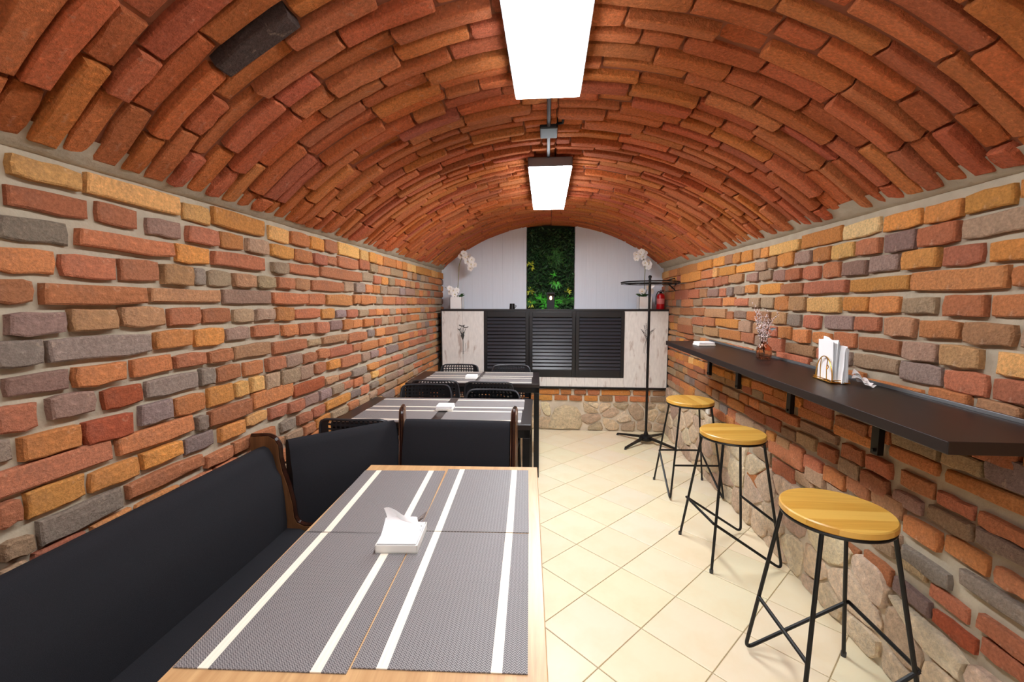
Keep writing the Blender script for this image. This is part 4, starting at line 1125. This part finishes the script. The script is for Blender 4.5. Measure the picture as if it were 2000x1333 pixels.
# green wall in the niche
gw = thing('plant_wall', 'tall panel of artificial ferns and moss filling the niche in the white end wall', 'plant wall', (0, 5.06, 0))
pr2 = random.Random(17)
def leafcloud(n, mat, name, box, size, seed, elong=2.2):
    rg = random.Random(seed); mb = MB()
    for _ in range(n):
        c = Vector((rg.uniform(box[0], box[1]), rg.uniform(-.09, -.005), rg.uniform(box[2], box[3])))
        d = Vector((rg.uniform(-1, 1), rg.uniform(-.8, -.1), rg.uniform(-1, .7))).normalized(); q = d.orthogonal().normalized()
        q.rotate(Matrix.Rotation(rg.uniform(0, 6.28), 3, d)); s_ = rg.uniform(.6, 1.2)*size
        mb.add([c, c+d*s_*elong*.5+q*s_*.4, c+d*s_*elong, c+d*s_*elong*.5-q*s_*.4], [(0, 1, 2, 3)])
    o = part(name, mb, mat, gw, kind='stuff'); return o
leafcloud(1900, M['leaf'], 'dark_foliage', (NX0+.01, NX1-.01, 1.32, 2.22), .022, 1)
leafcloud(500, M['leaf_mid'], 'mid_foliage', (NX0+.01, NX1-.01, 1.32, 1.95), .014, 2)
def fern(cx, cz, r, mat, name='fern', nf=9, ang=(0, 360), seed=0):
    rg = random.Random(seed); mb = MB()
    for k in range(nf):
        a = math.radians(rg.uniform(*ang)); l = r*rg.uniform(.7, 1.1); d = Vector((math.cos(a), -.35, math.sin(a))).normalized()
        p = Vector((cx, -.05, cz)); q = Vector((-math.sin(a), 0, math.cos(a)))
        for i in range(9):
            p = p+d*l/9; d = (d+Vector((0, 0, -.07))).normalized(); w_ = l*.28*(1-i/10)
            for s_ in (-1, 1):
                e = p+q*s_*w_+d*w_*.5
                mb.add([p-d*.003, e, p+d*.006], [(0, 1, 2)])
    return part(name, mb, mat, gw)
fern(.10, 1.90, .12, M['leaf_mid'], nf=12, seed=1); fern(.09, 2.0, .07, M['leaf_mid'], nf=8, seed=2)
fern(.11, 1.63, .10, M['fern'], nf=10, ang=(180, 330), seed=3); fern(.08, 1.70, .05, M['fern'], nf=7, seed=31)
for i, x_ in enumerate((-.17, -.08, .0, .06, .14, .22, .27)):
    fern(x_, 1.38+.03*(i % 2), .11, M['fern'] if i in (2, 3, 1, 5) else M['leaf_mid'], nf=13, ang=(-10, 190), seed=10+i)
fern(.03, 1.36, .12, M['fern'], nf=16, ang=(-20, 200), seed=40)
for i, (x_, z_, r) in enumerate(((-.19, 1.52, .055), (-.18, 1.37, .05), (-.19, 1.83, .05), (.24, 1.52, .045), (-.17, 1.78, .03))):
    fern(x_, z_, r, M['leaf_yellow'] if i in (0, 1) else M['leaf_mid2'] if 'leaf_mid2' in M else M['leaf_yellow'], 'variegated_leaf', nf=14, seed=60+i)
# lantern in the niche
t = thing('lantern', 'small black lantern with warm bulb standing in front of the green plant wall', 'lantern', (.045, 4.90, TOP))
mb = MB(); mb.box(-.04, .04, -.03, .03, 0, .012); mb.box(-.045, .045, -.034, .034, .17, .185)
for a in (-1, 1):
    for b in (-1, 1): mb.box(a*.038-.003, a*.038+.003, b*.028-.003, b*.028+.003, .012, .17)
mb.box(-.036, .036, -.03, -.028, .012, .09); mb.tube([(-.03, 0, .185), (0, 0, .23), (.03, 0, .185)], .003, 6)
part('frame', mb, M['black_metal'], t)
mb = MB(); mb.lathe([(0, .10), (.010, .108), (.013, .125), (.008, .142), (0, .147)], 12); part('bulb', mb, M['bulb'], t, smooth=True)
mb = MB(); mb.box(-.034, .034, .026, .028, .012, .17); mb.box(-.012, .012, -.012, .012, .012, .10); part('holder', mb, M['black_metal'], t)

# ================================================================ TALL STAND with round wire top
t = thing('display_stand', 'tall black four-footed stand with a round wire top at the far right', 'stand', (.985, 4.25, 0))
mb = MB(); mb.tube([(0, 0, .055), (0, 0, 1.63)], .0125, 10); part('pole', mb, M['black_metal'], t, smooth=True)
mb = MB(); mb.lathe([(0, .03), (.062, .034), (.066, .05), (.058, .075), (.024, .085), (.014, .12), (0, .12)], 24); part('hub', mb, M['black_metal'], t, smooth=True)
for (x_, y_) in ((-.235, .25), (-.235, -.21), (.235, -.21), (.235, .27)):
    d = Vector((x_, y_, 0)).normalized(); L_ = math.hypot(x_, y_); q = Vector((-d.y, d.x, 0))
    mb = MB(); a = d*.04+Vector((0, 0, .058)); b = d*L_+Vector((0, 0, .016))
    pts = []
    vs = [a+q*.014+Vector((0, 0, .012)), a-q*.014+Vector((0, 0, .012)), a-q*.014-Vector((0, 0, .010)), a+q*.014-Vector((0, 0, .010)),
          b+q*.009+Vector((0, 0, .008)), b-q*.009+Vector((0, 0, .008)), b-q*.009-Vector((0, 0, .008)), b+q*.009-Vector((0, 0, .008))]
    mb.add(vs, [(0, 1, 2, 3), (7, 6, 5, 4), (0, 4, 5, 1), (1, 5, 6, 2), (2, 6, 7, 3), (3, 7, 4, 0)])
    l = part('foot', mb, M['black_metal'], t)
    mb = MB(); mb.lathe([(0, 0), (.012, 0), (.011, .012), (0, .012)], 10, b.x, b.y, 0); part('foot_cap', mb, M['plastic'], l)
RT, ZT = .268, 1.575
circ = lambda r, z_: [(r*math.cos(2*PI*k/48), r*math.sin(2*PI*k/48), z_) for k in range(48)]
mb = MB(); mb.tube(circ(RT, ZT+.004), .006, 8, closed=True); mb.tube(circ(RT, ZT-.010), .003, 6, closed=True); part('rim', mb, M['black_metal'], t, smooth=True)
mb = MB(); mb.lathe([(0, ZT), (RT-.004, ZT), (RT-.004, ZT+.005), (0, ZT+.005)], 48); part('glass_top', mb, M['clear_glass'], t)
mb = MB()
for k in range(3):
    a = PI*k/3+.3; mb.tube([(RT*math.cos(a), RT*math.sin(a), ZT-.008), (-RT*math.cos(a), -RT*math.sin(a), ZT-.008)], .0028, 6)
mb.tube(circ(RT*.45, ZT-.008), .003, 6, closed=True); part('wire_support', mb, M['black_metal'], t)
mb = MB(); mb.lathe([(0, 1.62), (.016, 1.622), (.018, 1.634), (.010, 1.645), (0, 1.647)], 14); part('finial', mb, M['black_metal'], t, smooth=True)
# bracket on the wall beside the extinguisher
t = thing('wall_bracket', 'black metal bracket on the right wall beside the round stand top', 'bracket', (1.274, 4.42, 1.50))
mb = MB(); mb.tube([(0, 0, 0), (0, 0, .11)], .008, 8); mb.tube([(0, 0, .105), (-.01, 0, .125), (-.10, 0, .10)], .006, 8); mb.tube([(-.004, 0, .01), (-.085, 0, .085)], .006, 8); part('arm', mb, M['black_metal'], t)
